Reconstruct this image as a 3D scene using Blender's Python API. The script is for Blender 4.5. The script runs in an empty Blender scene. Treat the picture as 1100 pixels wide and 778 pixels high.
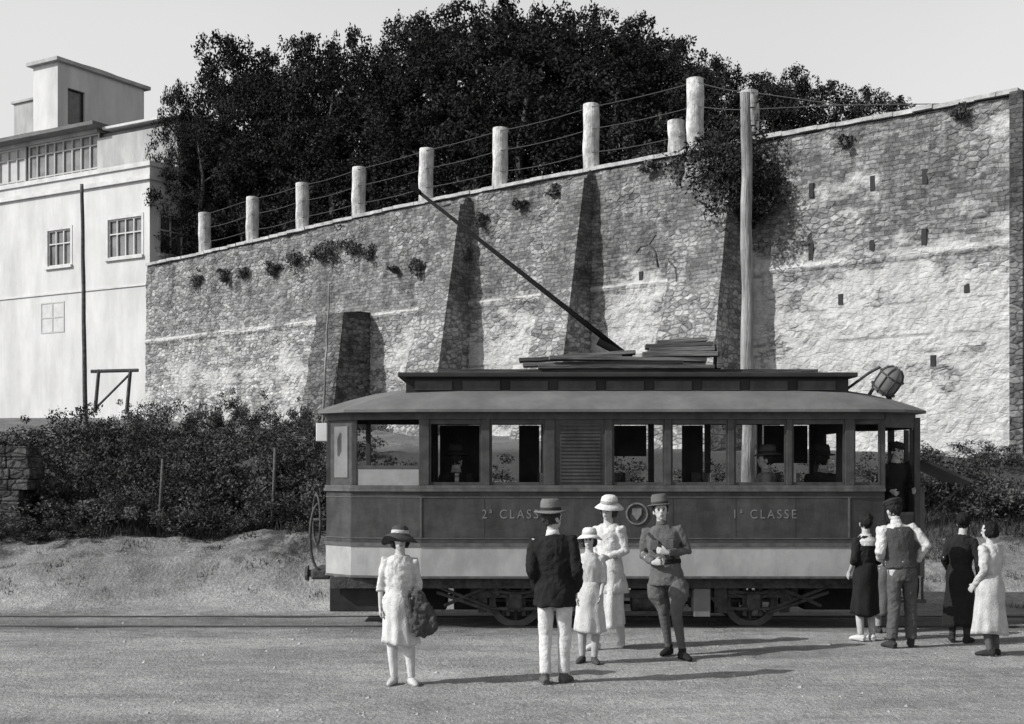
import bpy, bmesh, math, random
import numpy as np
from mathutils import Vector, Matrix, Euler, noise
V=Vector
rad=math.radians
scene=bpy.context.scene
COL=scene.collection
random.seed(7)
F=1400.0; HZ=505.0; CH=2.1
def WX(px,Y): return (px-550)/F*Y
def WZ(py,Y): return CH+(HZ-py)/F*Y

# ------------------------------------------------------------ materials
def M(name,lo,hi=None,scale=5,bump=0.0,rough=.85,stretch=(1,1,1),detail=4,bscale=None,metal=0,spec=.3):
    if hi is None: hi=lo*1.15; lo=lo*.87
    m=bpy.data.materials.new(name); m.use_nodes=True
    nt=m.node_tree; N=nt.nodes; L=nt.links
    b=N['Principled BSDF']; b.inputs['Roughness'].default_value=rough
    b.inputs['Metallic'].default_value=metal
    b.inputs['Specular IOR Level'].default_value=spec
    tc=N.new('ShaderNodeTexCoord'); mp=N.new('ShaderNodeMapping'); mp.inputs['Scale'].default_value=stretch
    L.new(tc.outputs['Object'],mp.inputs['Vector'])
    n=N.new('ShaderNodeTexNoise'); n.inputs['Scale'].default_value=scale; n.inputs['Detail'].default_value=detail
    n.inputs['Roughness'].default_value=.65
    L.new(mp.outputs[0],n.inputs['Vector'])
    r=N.new('ShaderNodeMapRange'); r.inputs[1].default_value=.32; r.inputs[2].default_value=.68
    r.inputs[3].default_value=lo; r.inputs[4].default_value=hi
    L.new(n.outputs['Fac'],r.inputs[0]); L.new(r.outputs[0],b.inputs['Base Color'])
    if bump:
        n2=N.new('ShaderNodeTexNoise'); n2.inputs['Scale'].default_value=bscale or scale*4; n2.inputs['Detail'].default_value=3
        L.new(mp.outputs[0],n2.inputs['Vector'])
        bp=N.new('ShaderNodeBump'); bp.inputs['Strength'].default_value=bump; bp.inputs['Distance'].default_value=.05
        L.new(n2.outputs['Fac'],bp.inputs['Height']); L.new(bp.outputs[0],b.inputs['Normal'])
    return m
def weather(m,scale,stretch,lo,hi,a=.4,c=.6):
    nt=m.node_tree; N=nt.nodes; L=nt.links; b=N['Principled BSDF']; cur=b.inputs['Base Color'].links[0].from_socket
    tc=N['Texture Coordinate']; mp=N.new('ShaderNodeMapping'); mp.inputs['Scale'].default_value=stretch; L.new(tc.outputs['Object'],mp.inputs['Vector'])
    n=N.new('ShaderNodeTexNoise'); n.inputs['Scale'].default_value=scale; n.inputs['Detail'].default_value=6; n.inputs['Roughness'].default_value=.7; L.new(mp.outputs[0],n.inputs['Vector'])
    r=N.new('ShaderNodeMapRange'); L.new(n.outputs['Fac'],r.inputs[0])
    for i,q in enumerate((a,c,lo,hi)): r.inputs[i+1].default_value=q
    x=N.new('ShaderNodeMath'); x.operation='MULTIPLY'; L.new(cur,x.inputs[0]); L.new(r.outputs[0],x.inputs[1]); L.new(x.outputs[0],b.inputs['Base Color'])
    return m

def stone_mat(name,plaster=True,dark=1.0):
    m=bpy.data.materials.new(name); m.use_nodes=True
    nt=m.node_tree; N=nt.nodes; L=nt.links
    b=N['Principled BSDF']; b.inputs['Roughness'].default_value=.95; b.inputs['Specular IOR Level'].default_value=.1
    tc=N.new('ShaderNodeTexCoord')
    def noise_(sc,det=4,vec=None,r=.6):
        n=N.new('ShaderNodeTexNoise'); n.inputs['Scale'].default_value=sc; n.inputs['Detail'].default_value=det
        n.inputs['Roughness'].default_value=r
        L.new(vec or tc.outputs['Object'],n.inputs['Vector']); return n
    def math_(op,a,b_=None,c=None):
        x=N.new('ShaderNodeMath'); x.operation=op
        for i,v in enumerate((a,b_,c)):
            if v is None: continue
            if isinstance(v,(int,float)): x.inputs[i].default_value=v
            else: L.new(v,x.inputs[i])
        return x.outputs[0]
    def ramp(v,a,b_,c,d):
        r=N.new('ShaderNodeMapRange'); L.new(v,r.inputs[0])
        for i,q in enumerate((a,b_,c,d)): r.inputs[i+1].default_value=q
        return r.outputs[0]
    def mix(f,a,b_):
        x=N.new('ShaderNodeMix'); x.data_type='FLOAT'
        L.new(f,x.inputs[0])
        for i,v in ((2,a),(3,b_)):
            if isinstance(v,(int,float)): x.inputs[i].default_value=v
            else: L.new(v,x.inputs[i])
        return x.outputs[0]
    dn=noise_(3.4,3)
    dv=N.new('ShaderNodeVectorMath'); dv.operation='MULTIPLY_ADD'
    L.new(dn.outputs['Color'],dv.inputs[0]); dv.inputs[1].default_value=(.24,.24,.12)
    L.new(tc.outputs['Object'],dv.inputs[2])
    sp=N.new('ShaderNodeSeparateXYZ'); L.new(dv.outputs[0],sp.inputs[0])
    so=N.new('ShaderNodeSeparateXYZ'); L.new(tc.outputs['Object'],so.inputs[0])
    cb=N.new('ShaderNodeCombineXYZ'); L.new(math_('ADD',sp.outputs[0],sp.outputs[1]),cb.inputs[0]); L.new(sp.outputs[2],cb.inputs[1])
    br=N.new('ShaderNodeTexBrick'); L.new(cb.outputs[0],br.inputs['Vector'])
    br.inputs['Scale'].default_value=1; br.inputs['Brick Width'].default_value=.25; br.inputs['Row Height'].default_value=.105
    br.inputs['Mortar Size'].default_value=.012; br.inputs['Mortar Smooth'].default_value=.5; br.inputs['Bias'].default_value=0
    br.inputs['Color1'].default_value=(.12,.12,.12,1); br.inputs['Color2'].default_value=(.28,.28,.28,1); br.inputs['Mortar'].default_value=(.14,.14,.14,1)
    cs=N.new('ShaderNodeVectorMath'); cs.operation='MULTIPLY'; L.new(dv.outputs[0],cs.inputs[0]); cs.inputs[1].default_value=(4.4,4.4,8.2)
    vo=N.new('ShaderNodeTexVoronoi'); L.new(cs.outputs[0],vo.inputs['Vector']); vo.inputs['Scale'].default_value=1; vo.inputs['Randomness'].default_value=.8
    ve=N.new('ShaderNodeTexVoronoi'); ve.feature='DISTANCE_TO_EDGE'; L.new(cs.outputs[0],ve.inputs['Vector']); ve.inputs['Scale'].default_value=1; ve.inputs['Randomness'].default_value=.8
    sc_=N.new('ShaderNodeSeparateColor'); L.new(vo.outputs['Color'],sc_.inputs[0])
    edge=ramp(ve.outputs['Distance'],0.0,.18,0,1)
    cell=ramp(sc_.outputs[0],0,1,.17,.43)
    rub=mix(edge,math_('MULTIPLY',cell,.62),cell)
    bb=N.new('ShaderNodeRGBToBW'); L.new(br.outputs['Color'],bb.inputs[0])
    big=noise_(.22,3)
    zn=math_('ADD',so.outputs[2],ramp(big.outputs['Fac'],.3,.7,-.35,.35))
    mid=noise_(1.1,5)
    bpz=ramp(noise_(.7,4).outputs['Fac'],.44,.52,.0,1)
    zone=math_('MULTIPLY',math_('MULTIPLY',ramp(zn,6.5,7.1,0,1),ramp(so.outputs[0],4,14,.1,1)),bpz)
    base=mix(zone,rub,bb.outputs[0])
    fine=noise_(13,4)
    spk=noise_(5,3)
    base=math_('MULTIPLY',base,ramp(mid.outputs['Fac'],.3,.7,.70,1.28))
    base=math_('MULTIPLY',base,ramp(fine.outputs['Fac'],.3,.7,.70,1.30))
    base=math_('MULTIPLY',base,ramp(spk.outputs['Fac'],.3,.42,.6,1))
    # upper courses are darker, sooty
    base=math_('MULTIPLY',base,ramp(zn,6.6,7.4,1.0,.80))
    height=mix(zone,edge,ramp(br.outputs['Fac'],0,1,1,0))
    if plaster:
        ps=N.new('ShaderNodeMapping'); ps.inputs['Scale'].default_value=(.38,.38,.75); L.new(tc.outputs['Object'],ps.inputs['Vector'])
        pn=noise_(1.3,8,ps.outputs[0],.66)
        zz=ramp(so.outputs[2],5.6,8.4,.055,-.15)
        xx=ramp(so.outputs[0],2,31,-.05,.085)
        pm=math_('ADD',math_('ADD',pn.outputs['Fac'],zz),xx)
        pf=ramp(pm,.495,.575,0,.93)
        pf=math_('MULTIPLY',pf,ramp(edge,0,1,.84,1))
        cr=noise_(4.5,6,None,.7)
        base=mix(pf,base,math_('MULTIPLY',ramp(mid.outputs['Fac'],.3,.7,.36,.50),ramp(cr.outputs['Fac'],.36,.6,.78,1.08)))
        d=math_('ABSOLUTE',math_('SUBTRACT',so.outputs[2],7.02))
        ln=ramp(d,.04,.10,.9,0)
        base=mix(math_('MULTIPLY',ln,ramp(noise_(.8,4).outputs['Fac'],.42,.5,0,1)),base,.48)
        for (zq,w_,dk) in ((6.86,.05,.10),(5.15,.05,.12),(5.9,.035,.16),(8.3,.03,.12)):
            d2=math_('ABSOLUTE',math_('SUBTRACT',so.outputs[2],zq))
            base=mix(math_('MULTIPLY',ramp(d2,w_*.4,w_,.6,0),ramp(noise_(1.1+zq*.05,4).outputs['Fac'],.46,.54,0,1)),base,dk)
        height=math_('MULTIPLY',height,math_('SUBTRACT',1.0,math_('MULTIPLY',pf,.8)))
        height=math_('ADD',height,math_('MULTIPLY',pf,1.1))
        st=N.new('ShaderNodeMapping'); st.inputs['Scale'].default_value=(1.6,1.6,.16); L.new(tc.outputs['Object'],st.inputs['Vector'])
        sn=noise_(1.2,5,st.outputs[0],.65)
        sk=math_('MULTIPLY',ramp(sn.outputs['Fac'],.46,.66,0,.5),ramp(so.outputs[2],5.5,9.6,.05,1))
        base=math_('MULTIPLY',base,math_('SUBTRACT',1.0,sk))
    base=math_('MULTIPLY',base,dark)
    L.new(base,b.inputs['Base Color'])
    bp=N.new('ShaderNodeBump'); bp.inputs['Strength'].default_value=.8; bp.inputs['Distance'].default_value=.03
    L.new(math_('ADD',height,math_('MULTIPLY',fine.outputs['Fac'],1.1)),bp.inputs['Height']); L.new(bp.outputs[0],b.inputs['Normal'])
    return m

def ground_mat():
    m=M('ground_dirt',.29,.39,scale=.5,detail=7,rough=.98,spec=.1)
    nt=m.node_tree; N=nt.nodes; L=nt.links; b=N['Principled BSDF']
    tc=N['Texture Coordinate']
    base=b.inputs['Base Color'].links[0].from_socket
    def nz(sc,st,lo,hi,a=.35,c=.65,det=3):
        mp=N.new('ShaderNodeMapping'); mp.inputs['Scale'].default_value=st; L.new(tc.outputs['Object'],mp.inputs['Vector'])
        n=N.new('ShaderNodeTexNoise'); n.inputs['Scale'].default_value=sc; n.inputs['Detail'].default_value=det; n.inputs['Roughness'].default_value=.7
        L.new(mp.outputs[0],n.inputs['Vector'])
        r=N.new('ShaderNodeMapRange'); L.new(n.outputs['Fac'],r.inputs[0])
        for i,q in enumerate((a,c,lo,hi)): r.inputs[i+1].default_value=q
        return r.outputs[0],n
    def rng_(v,a,c,lo,hi):
        r=N.new('ShaderNodeMapRange'); L.new(v,r.inputs[0])
        for i,q in enumerate((a,c,lo,hi)): r.inputs[i+1].default_value=q
        return r.outputs[0]
    def mul(a,c):
        x=N.new('ShaderNodeMath'); x.operation='MULTIPLY'; L.new(a,x.inputs[0]); L.new(c,x.inputs[1]); return x.outputs[0]
    def add(a,c):
        x=N.new('ShaderNodeMath'); L.new(a,x.inputs[0]); L.new(c,x.inputs[1]); return x.outputs[0]
    cur=base
    for args in ((.9,(.35,1.3,1),.80,1.16),(6,(1,1,1),.84,1.14),(34,(1,1,1),.74,1.24)):
        o,n=nz(*args); cur=mul(cur,o)
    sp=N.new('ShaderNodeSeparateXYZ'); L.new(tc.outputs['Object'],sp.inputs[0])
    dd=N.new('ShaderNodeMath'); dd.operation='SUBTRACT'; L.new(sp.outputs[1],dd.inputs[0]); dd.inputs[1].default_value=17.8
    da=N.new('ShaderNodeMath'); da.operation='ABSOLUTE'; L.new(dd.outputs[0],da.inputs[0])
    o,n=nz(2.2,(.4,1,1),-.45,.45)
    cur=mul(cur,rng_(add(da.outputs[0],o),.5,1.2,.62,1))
    g,n=nz(1.6,(1,1,1),-.40,.40,det=6)
    zz=add(sp.outputs[2],g)
    cur=mul(cur,rng_(zz,.0,.6,1,.70))
    veg=mul(rng_(zz,.80,1.15,0,.92),rng_(sp.outputs[2],2.45,2.75,1,.35))
    mx=N.new('ShaderNodeMix'); mx.data_type='FLOAT'; L.new(veg,mx.inputs[0]); L.new(cur,mx.inputs[2]); mx.inputs[3].default_value=.06
    L.new(mx.outputs[0],b.inputs['Base Color'])
    o,n=nz(18,(1,1,1),0,1,.2,.8,5)
    bp=N.new('ShaderNodeBump'); bp.inputs['Strength'].default_value=.9; bp.inputs['Distance'].default_value=.05
    L.new(o,bp.inputs['Height']); L.new(bp.outputs[0],b.inputs['Normal'])
    return m

MT={}
MT['wall']=stone_mat('old_masonry')
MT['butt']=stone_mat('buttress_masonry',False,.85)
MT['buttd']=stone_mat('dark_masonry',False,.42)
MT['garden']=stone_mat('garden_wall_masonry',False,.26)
MT['ground']=ground_mat()
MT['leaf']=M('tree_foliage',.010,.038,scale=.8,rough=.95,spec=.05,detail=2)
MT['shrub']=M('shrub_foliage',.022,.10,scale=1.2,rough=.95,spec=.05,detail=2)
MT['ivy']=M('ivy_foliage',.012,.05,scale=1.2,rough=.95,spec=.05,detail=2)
MT['bark']=M('bark',.04,.09,scale=8,bump=.5,stretch=(1,1,.2))
MT['plaster']=weather(M('house_plaster',.44,.56,scale=.55,bump=.15,detail=8,stretch=(1,1,.55),spec=.1),1.0,(1.2,1.2,.3),.90,1.04)
MT['plaster2']=weather(M('grey_plaster',.28,.40,scale=.9,bump=.15,detail=8,stretch=(1,1,.5),spec=.1),1.3,(1.4,1.4,.3),.85,1.08)
MT['trim']=M('stone_trim',.40,.56,scale=2,detail=6)
MT['coping']=M('coping_stone',.20,.46,scale=3,detail=6,bump=.4)
MT['faint']=M('pale_frame',.34,.42,scale=2,detail=6)
MT['glass']=M('window_glass',.05,.14,scale=1.5,rough=.15)
MT['glassg']=M('grey_glass',.09,.22,scale=1.2,rough=.2)
MT['shutter']=M('pale_shutter',.40,.52,scale=3)
MT['pillar']=weather(M('whitewashed_pillar',.34,.66,scale=3,bump=.4,detail=7),4,(1,1,.5),.55,1.05)
MT['wood']=weather(M('weathered_pole_wood',.12,.34,scale=4,bump=.6,stretch=(3,3,.25)),1.5,(1,1,.6),.6,1.1)
MT['woodd']=M('dark_timber',.035,.10,scale=4,bump=.5,stretch=(.3,3,3))
MT['board']=M('weathered_board',.05,.20,scale=3,bump=.5,stretch=(.3,3,3))
MT['wire']=M('wire_metal',.06)
MT['tram']=weather(M('tram_dark_varnish',.028,.052,scale=2.2,rough=.5,bump=.06,stretch=(1,1,2),detail=7),5,(1,1,.35),.78,1.25)
MT['tram2']=M('tram_frame_paint',.028,.065,scale=6,rough=.55,detail=6)
MT['tram3']=M('tram_moulding_paint',.05,.11,scale=7,rough=.6,detail=6)
MT['skirt']=weather(M('tram_pale_paint',.27,.36,scale=1.8,rough=.6,detail=8),3.2,(1,1,.5),.84,1.05)
MT['vpanel']=M('tram_grey_panel',.12,.18,scale=3,rough=.6)
MT['roof']=weather(M('tram_roof_canvas',.095,.15,scale=1.5,rough=.9,detail=8,bump=.15),2,(.6,1,1),.88,1.08)
MT['roofd']=M('clerestory_paint',.018,.035,scale=2)
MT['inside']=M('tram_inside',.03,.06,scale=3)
MT['iron']=M('running_gear_iron',.02,.07,scale=9,bump=.3,rough=.7)
MT['case']=M('underside_dark',.012,.03,scale=5,rough=.8)  # near-black, for solids added to fill the dark under the tram
MT['pole']=M('trolley_pole_iron',.010,.018,scale=9,rough=.9,spec=.05)
MT['steel']=M('worn_steel',.05,.11,scale=6,rough=.6)
MT['letter']=M('gilt_letter',.10,.20,scale=14,rough=.7,detail=3)
MT['blind']=M('window_blind',.18,.24,scale=5)
MT['enamel']=M('white_enamel',.5,.6,scale=5,rough=.4)
MT['rail']=M('rusty_rail',.03,.07,scale=7,rough=.7)
MT['pebble']=M('pebbles',.18,.38,scale=3)
def tone_mat(v,name):
    k='cloth_%s'%name
    if k not in MT: MT[k]=M(k,v*.80,v*1.1,scale=9,bump=.3,bscale=60,rough=.95,spec=.1)
    return MT[k]
def skin_mat():
    m=bpy.data.materials.new('skin'); m.use_nodes=True
    b=m.node_tree.nodes['Principled BSDF']; b.inputs['Roughness'].default_value=.6; b.inputs['Specular IOR Level'].default_value=.2
    a=m.node_tree.nodes.new('ShaderNodeAttribute'); a.attribute_name='tone'
    m.node_tree.links.new(a.outputs['Color'],b.inputs['Base Color']); return m
MT['skin']=skin_mat()

# ------------------------------------------------------------ helpers
def obj_from(name,me,mat,parent=None,pinv=None):
    ob=bpy.data.objects.new(name,me); COL.objects.link(ob)
    if mat and not me.materials: me.materials.append(mat)
    if parent is not None:
        ob.parent=parent
        if pinv is not None: ob.matrix_parent_inverse=pinv
    return ob
def bm_obj(name,bm,mat,parent=None,pinv=None,smooth=False,bevel=0):
    bmesh.ops.recalc_face_normals(bm,faces=bm.faces)
    me=bpy.data.meshes.new(name); bm.to_mesh(me); bm.free()
    if smooth: me.polygons.foreach_set('use_smooth',[True]*len(me.polygons))
    ob=obj_from(name,me,mat,parent,pinv)
    if bevel:
        md=ob.modifiers.new('bevel','BEVEL'); md.width=bevel; md.segments=2; md.limit_method='ANGLE'
    return ob
def empty(name,loc=(0,0,0),rz=0,scale=1):
    e=bpy.data.objects.new(name,None); COL.objects.link(e); e.location=loc; e.rotation_euler=(0,0,rz); e.scale=(scale,)*3
    e.empty_display_size=.2
    return e
def tag(ob,label=None,cat=None,group=None,kind=None):
    if label: ob['label']=label
    if cat: ob['category']=cat
    if group: ob['group']=group
    if kind: ob['kind']=kind
    return ob
def box(bm,x0,x1,y0,y1,z0,z1,T=None):
    vs=[bm.verts.new((T(V(p)) if T else V(p))) for p in ((x0,y0,z0),(x1,y0,z0),(x1,y1,z0),(x0,y1,z0),(x0,y0,z1),(x1,y0,z1),(x1,y1,z1),(x0,y1,z1))]
    for f in ((0,1,2,3),(4,5,6,7),(0,1,5,4),(1,2,6,5),(2,3,7,6),(3,0,4,7)): bm.faces.new([vs[i] for i in f])
def loft(bm,pts,rs,n=12,ref=V((1,0,0)),T=None,horiz=False,mod=None):
    pts=[V(p) for p in pts]; rings=[]
    for i,p in enumerate(pts):
        if horiz: u=V((1,0,0)); v=V((0,1,0))
        else:
            t=(pts[min(i+1,len(pts)-1)]-pts[max(i-1,0)])
            if t.length<1e-6: t=V((0,0,1))
            t.normalize(); r=ref if abs(ref.dot(t))<.95 else V((0,1,0))
            u=(r-t*r.dot(t)).normalized(); v=t.cross(u)
        a,b=rs[i] if isinstance(rs[i],(tuple,list)) else (rs[i],rs[i])
        ring=[]
        for k in range(n):
            th=2*math.pi*k/n; m=mod(i,th) if mod else 1
            q=p+u*(math.cos(th)*a*m)+v*(math.sin(th)*b*m)
            ring.append(bm.verts.new(T(q) if T else q))
        rings.append(ring)
    for i in range(len(rings)-1):
        for k in range(n):
            bm.faces.new((rings[i][k],rings[i][(k+1)%n],rings[i+1][(k+1)%n],rings[i+1][k]))
    bm.faces.new(rings[0]); bm.faces.new(rings[-1])
def ell(bm,c,r,T=None,n=16):
    res=bmesh.ops.create_uvsphere(bm,u_segments=n,v_segments=n//2+2,radius=1)
    for v in res['verts']:
        q=V((v.co.x*r[0]+c[0],v.co.y*r[1]+c[1],v.co.z*r[2]+c[2])); v.co=T(q) if T else q
def strip(bm,pts,z0,z1,th):
    P=[V((p[0],p[1])) for p in pts]; n=len(P); off=[]
    for i in range(n):
        ns=[]
        if i>0: d=(P[i]-P[i-1]).normalized(); ns.append(V((-d.y,d.x)))
        if i<n-1: d=(P[i+1]-P[i]).normalized(); ns.append(V((-d.y,d.x)))
        m=sum(ns,V((0,0)))/len(ns); m=m/m.length_squared if m.length>1e-6 else m
        off.append(P[i]+m*th)
    A=[[bm.verts.new((p.x,p.y,z)) for z in (z0,z1)] for p in P]; B=[[bm.verts.new((p.x,p.y,z)) for z in (z0,z1)] for p in off]
    for i in range(n-1):
        for q in ((A[i][0],A[i+1][0],A[i+1][1],A[i][1]),(B[i][0],B[i+1][0],B[i+1][1],B[i][1]),
                  (A[i][1],A[i+1][1],B[i+1][1],B[i][1]),(A[i][0],A[i+1][0],B[i+1][0],B[i][0])): bm.faces.new(q)
    for i in (0,n-1): bm.faces.new((A[i][0],A[i][1],B[i][1],B[i][0]))
def sst(a,b,x):
    t=max(0,min(1,(x-a)/(b-a))); return t*t*(3-2*t)
def gh(x,y):
    s=sst(-2.5,1.5,x)*1.1
    h=sst(18.5+s,22.6+s*.5,y)*1.05+sst(22.6,25.6,y)*1.15+max(0,y-26)*.075*sst(26,30,y)
    k=sst(18.7,20.5,y)*(1-sst(-3.0,-2.0,x)*.7)
    ridge=1-abs(noise.noise(V((x*.5+3,y*.8,1))))*2
    mound=.30*math.exp(-((x+3.6)/1.3)**2-((y-20.9)/.9)**2)+.22*math.exp(-((x+7.2)/1.6)**2-((y-20.6)/.8)**2)
    h+=k*(.24*noise.noise(V((x*.55,y*.7,0)))+.14*(ridge-.5)+.10*noise.noise(V((x*1.7,y*2.0,4)))+.04*noise.noise(V((x*4,y*4,4))))+mound
    h+=.015*noise.noise(V((x*.8,y*.8,3)))
    if y>34: h=min(h,4.2)
    return h

# ------------------------------------------------------------ people
SK=.38
def person(x,y,heading,H,label,pose=None,outfit=None,z=0,voxel=.0075):
    p=dict(pose or {}); o=outfit
    fem=o.get('fem',False); dz=p.get('dz',0.0)
    root=empty('person',(x,y,z),rad(heading),H/1.75)
    tag(root,label,'person')
    lean=p.get('lean',(0,0)); piv=V((0,0,.93+dz))
    RM=Euler((rad(lean[0]),rad(lean[1]),0)).to_matrix()
    def U(q): 
        w=sst(.85+dz,1.15+dz,q.z); 
        r=RM@(q-piv)+piv
        return q.lerp(r,w) if w<1 else r
    hy,hp=p.get('head',(0,0)); hr=p.get('headroll',0); HM=Euler((rad(hp),rad(hr),rad(hy))).to_matrix(); hpv=V((0,0,1.53+dz))
    def HT(q): return U(HM@(V(q)+V((0,0,dz))-hpv)+hpv)
    D=V((0,0,dz))
    sw=.150 if fem else .182
    J={}
    for s,k in ((-1,'R'),(1,'L')):
        J['sh'+k]=V((s*sw,0.0,1.405))+D
        J['el'+k]=V(p.get('el'+k,(s*.25,.04,1.13)))+D
        J['wr'+k]=V(p.get('wr'+k,(s*.25,-.05,.885)))+D
        J['hip'+k]=V((s*.088,0,.90))+D
        J['kn'+k]=V(p.get('kn'+k,(s*.095,-.02,.49)))
        J['an'+k]=V(p.get('an'+k,(s*.095,.02,.085)))
        a=rad(p.get('ft'+k,s*18)); J['fd'+k]=V((math.sin(a),-math.cos(a),0))
    wa=.112 if fem else .136
    TR=[(.82,.12,.09),(.93,.162,.110),(1.07,wa,.092),(1.2,wa+.02,.106),(1.32,sw-.02,.116),(1.40,sw-.012,.098),(1.45,.10,.075),(1.49,.056,.056),(1.56,.052,.054)]
    def tor(zq):
        for i in range(len(TR)-1):
            if TR[i][0]<=zq<=TR[i+1][0]:
                f=(zq-TR[i][0])/(TR[i+1][0]-TR[i][0]); return tuple(TR[i][j]*(1-f)+TR[i+1][j]*f for j in (1,2))
        return TR[0][1:] if zq<TR[0][0] else TR[-1][1:]
    bm=bmesh.new()
    loft(bm,[V((0,0,t[0]))+D for t in TR],[(t[1],t[2]) for t in TR],18,T=U,horiz=True)
    ell(bm,(0,.0,1.655),(.076,.098,.108),HT,20); ell(bm,(0,-.028,1.59),(.056,.070,.062),HT)
    ell(bm,(0,-.062,1.553),(.026,.028,.022),HT,10)
    loft(bm,[V((0,-.085,1.66)),V((0,-.108,1.625)),V((0,-.09,1.61))],[.009,.0155,.013],8,T=HT)
    ell(bm,(0,-.092,1.585),(.024,.012,.009),HT,10)
    for s in (-1,1):
        ell(bm,(s*.078,.006,1.625),(.011,.02,.032),HT,10); ell(bm,(s*.03,-.088,1.665),(.022,.012,.007),HT,8)
    for s,k in ((-1,'R'),(1,'L')):
        sh,el,wr=J['sh'+k],J['el'+k],J['wr'+k]; q=.85 if fem else 1
        inn=V((s*.09,0,1.38))+D
        loft(bm,[inn,sh,sh.lerp(el,.4),el,el.lerp(wr,.3),wr],[.055,.056*q,.050*q,.040*q,.040*q,.026*q],12,T=U,ref=V((0,1,0)))
        el2,wr2=U(el),U(wr)
        d=V(p['hd'+k]).normalized() if 'hd'+k in p else (wr2-el2).normalized()
        n=V(p.get('hn'+k,(-s,0,0))); n=(n-d*n.dot(d)).normalized(); sd=d.cross(n)
        curl=p.get('curl',.35); ts=-s
        loft(bm,[wr2-d*.015,wr2+d*.03,wr2+d*.07,wr2+d*.09],[(.024,.019),(.036,.016),(.040,.014),(.036,.011)],12,ref=sd)
        for i,ln in enumerate((.072,.08,.074,.058)):
            b=wr2+d*.083+sd*ts*(.031-.0205*i); pts=[b-d*.02]; a=0; q_=b
            for j,fr in enumerate((.42,.33,.25)):
                a+=curl*(.5 if j==0 else 1); q_=q_+(d*math.cos(a)+n*math.sin(a))*ln*fr; pts.append(q_.copy())
            loft(bm,pts,[.0092,.009,.0082,.007],8)
        b=wr2+d*.025+sd*ts*.026; dd=(d*.72+sd*ts*.6+n*.25).normalized(); e=b+dd*.038; e2=e+(dd*.6+d*.5+n*.3).normalized()*.03
        loft(bm,[b-dd*.01,e,e2],[.013,.010,.008],8)
        hip,kn,an=J['hip'+k],J['kn'+k],J['an'+k]
        loft(bm,[hip+V((0,0,.03)),hip.lerp(kn,.3),kn,kn.lerp(an,.28),an],[.088,.078,.055,.055,.036],14)
        fd=J['fd'+k]; g=V((an.x,an.y,an.z-.085))
        loft(bm,[g-fd*.055+V((0,0,.04)),g+V((0,0,.045)),g+fd*.09+V((0,0,.035)),g+fd*.17+V((0,0,.022))],[(.03,.035),(.036,.044),(.042,.03),(.026,.018)],12,ref=V((fd.y,-fd.x,0)))
    body=remeshed('body',bm,voxel,MT['skin'],root,smooth=1)
    me=body.data; at=me.attributes.new('tone','FLOAT_COLOR','POINT')
    eyes=[HT((s*.03,-.094,1.648)) for s in (-1,1)]; mo=[HT((s*.012,-.1,1.585)) for s in (-1,0,1)]
    brow=[HT((s*a,-.095,1.668)) for s in (-1,1) for a in (.02,.032,.042)]
    cols=np.empty((len(me.vertices),4),np.float32); cols[:]=(SK,SK,SK,1)
    for i,v in enumerate(me.vertices):
        if v.co.z<1.4+dz-.4: continue
        t=SK
        if min((v.co-e).length for e in eyes)<.0135: t=.03
        elif min((v.co-e).length for e in brow)<.008: t=.07
        elif min((v.co-e).length for e in mo)<.011: t=.13
        cols[i]=(t,t,t,1)
    at.data.foreach_set('color',cols.ravel())
    def garment(name,bm,t,fold=.006,vx=.012,label=None):
        g=remeshed(name,bm,vx,tone_mat(t,'%03d'%int(t*1000)),root,fold=fold,smooth=2)
        if label: g['label']=label
        return g
    def torso(bm,z0,z1,ex,hemflare=0.0,n=20):
        zs=[z0+(z1-z0)*i/9 for i in range(10)]
        pts=[];rs=[]
        for zq in zs:
            a,b=tor(zq); 
            if zq<.93: a,b=tor(.93)
            fl=hemflare*max(0,(1.0-zq)/.25); pts.append(V((0,0,zq))+D); rs.append((a+ex+fl,b+ex+fl))
        loft(bm,pts,rs,n,T=U,horiz=True)
    def sleeves(bm,ex,upto=1.0,puff=0):
        for s,k in ((-1,'R'),(1,'L')):
            sh,el,wr=J['sh'+k],J['el'+k],J['wr'+k]; q=.86 if fem else 1
            inn=V((s*.08,0,1.38))+D
            if upto>=1: pts=[inn,sh,sh.lerp(el,.5),el,el.lerp(wr,.5),el.lerp(wr,.97)]; rs=[.055+ex,.058*q+ex+puff,.05*q+ex+puff,.043*q+ex,.036*q+ex,.03*q+ex]
            elif upto>.5: pts=[inn,sh,sh.lerp(el,.5),el,el.lerp(wr,.3)]; rs=[.055+ex,.058*q+ex+puff,.05*q+ex+puff,.045*q+ex+puff,.045*q+ex+puff]
            else: pts=[inn,sh,sh.lerp(el,.5),sh.lerp(el,.8)]; rs=[.055+ex,.058*q+ex+puff,.055*q+ex+puff,.055*q+ex+puff]
            loft(bm,pts,rs,12,T=U,ref=V((0,1,0)))
    t=o['top']
    bm=bmesh.new(); torso(bm,t.get('hem',.95),1.47,t.get('ex',.016),t.get('flare',0)); sleeves(bm,t.get('sx',.010),t.get('len',1.0),t.get('puff',0))
    garment(t['name'],bm,t['tone'],t.get('fold',.009))
    if 'vest' in o:
        bm=bmesh.new(); torso(bm,.95,1.43,.032,.0); g=garment('waistcoat',bm,o['vest'])
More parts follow.
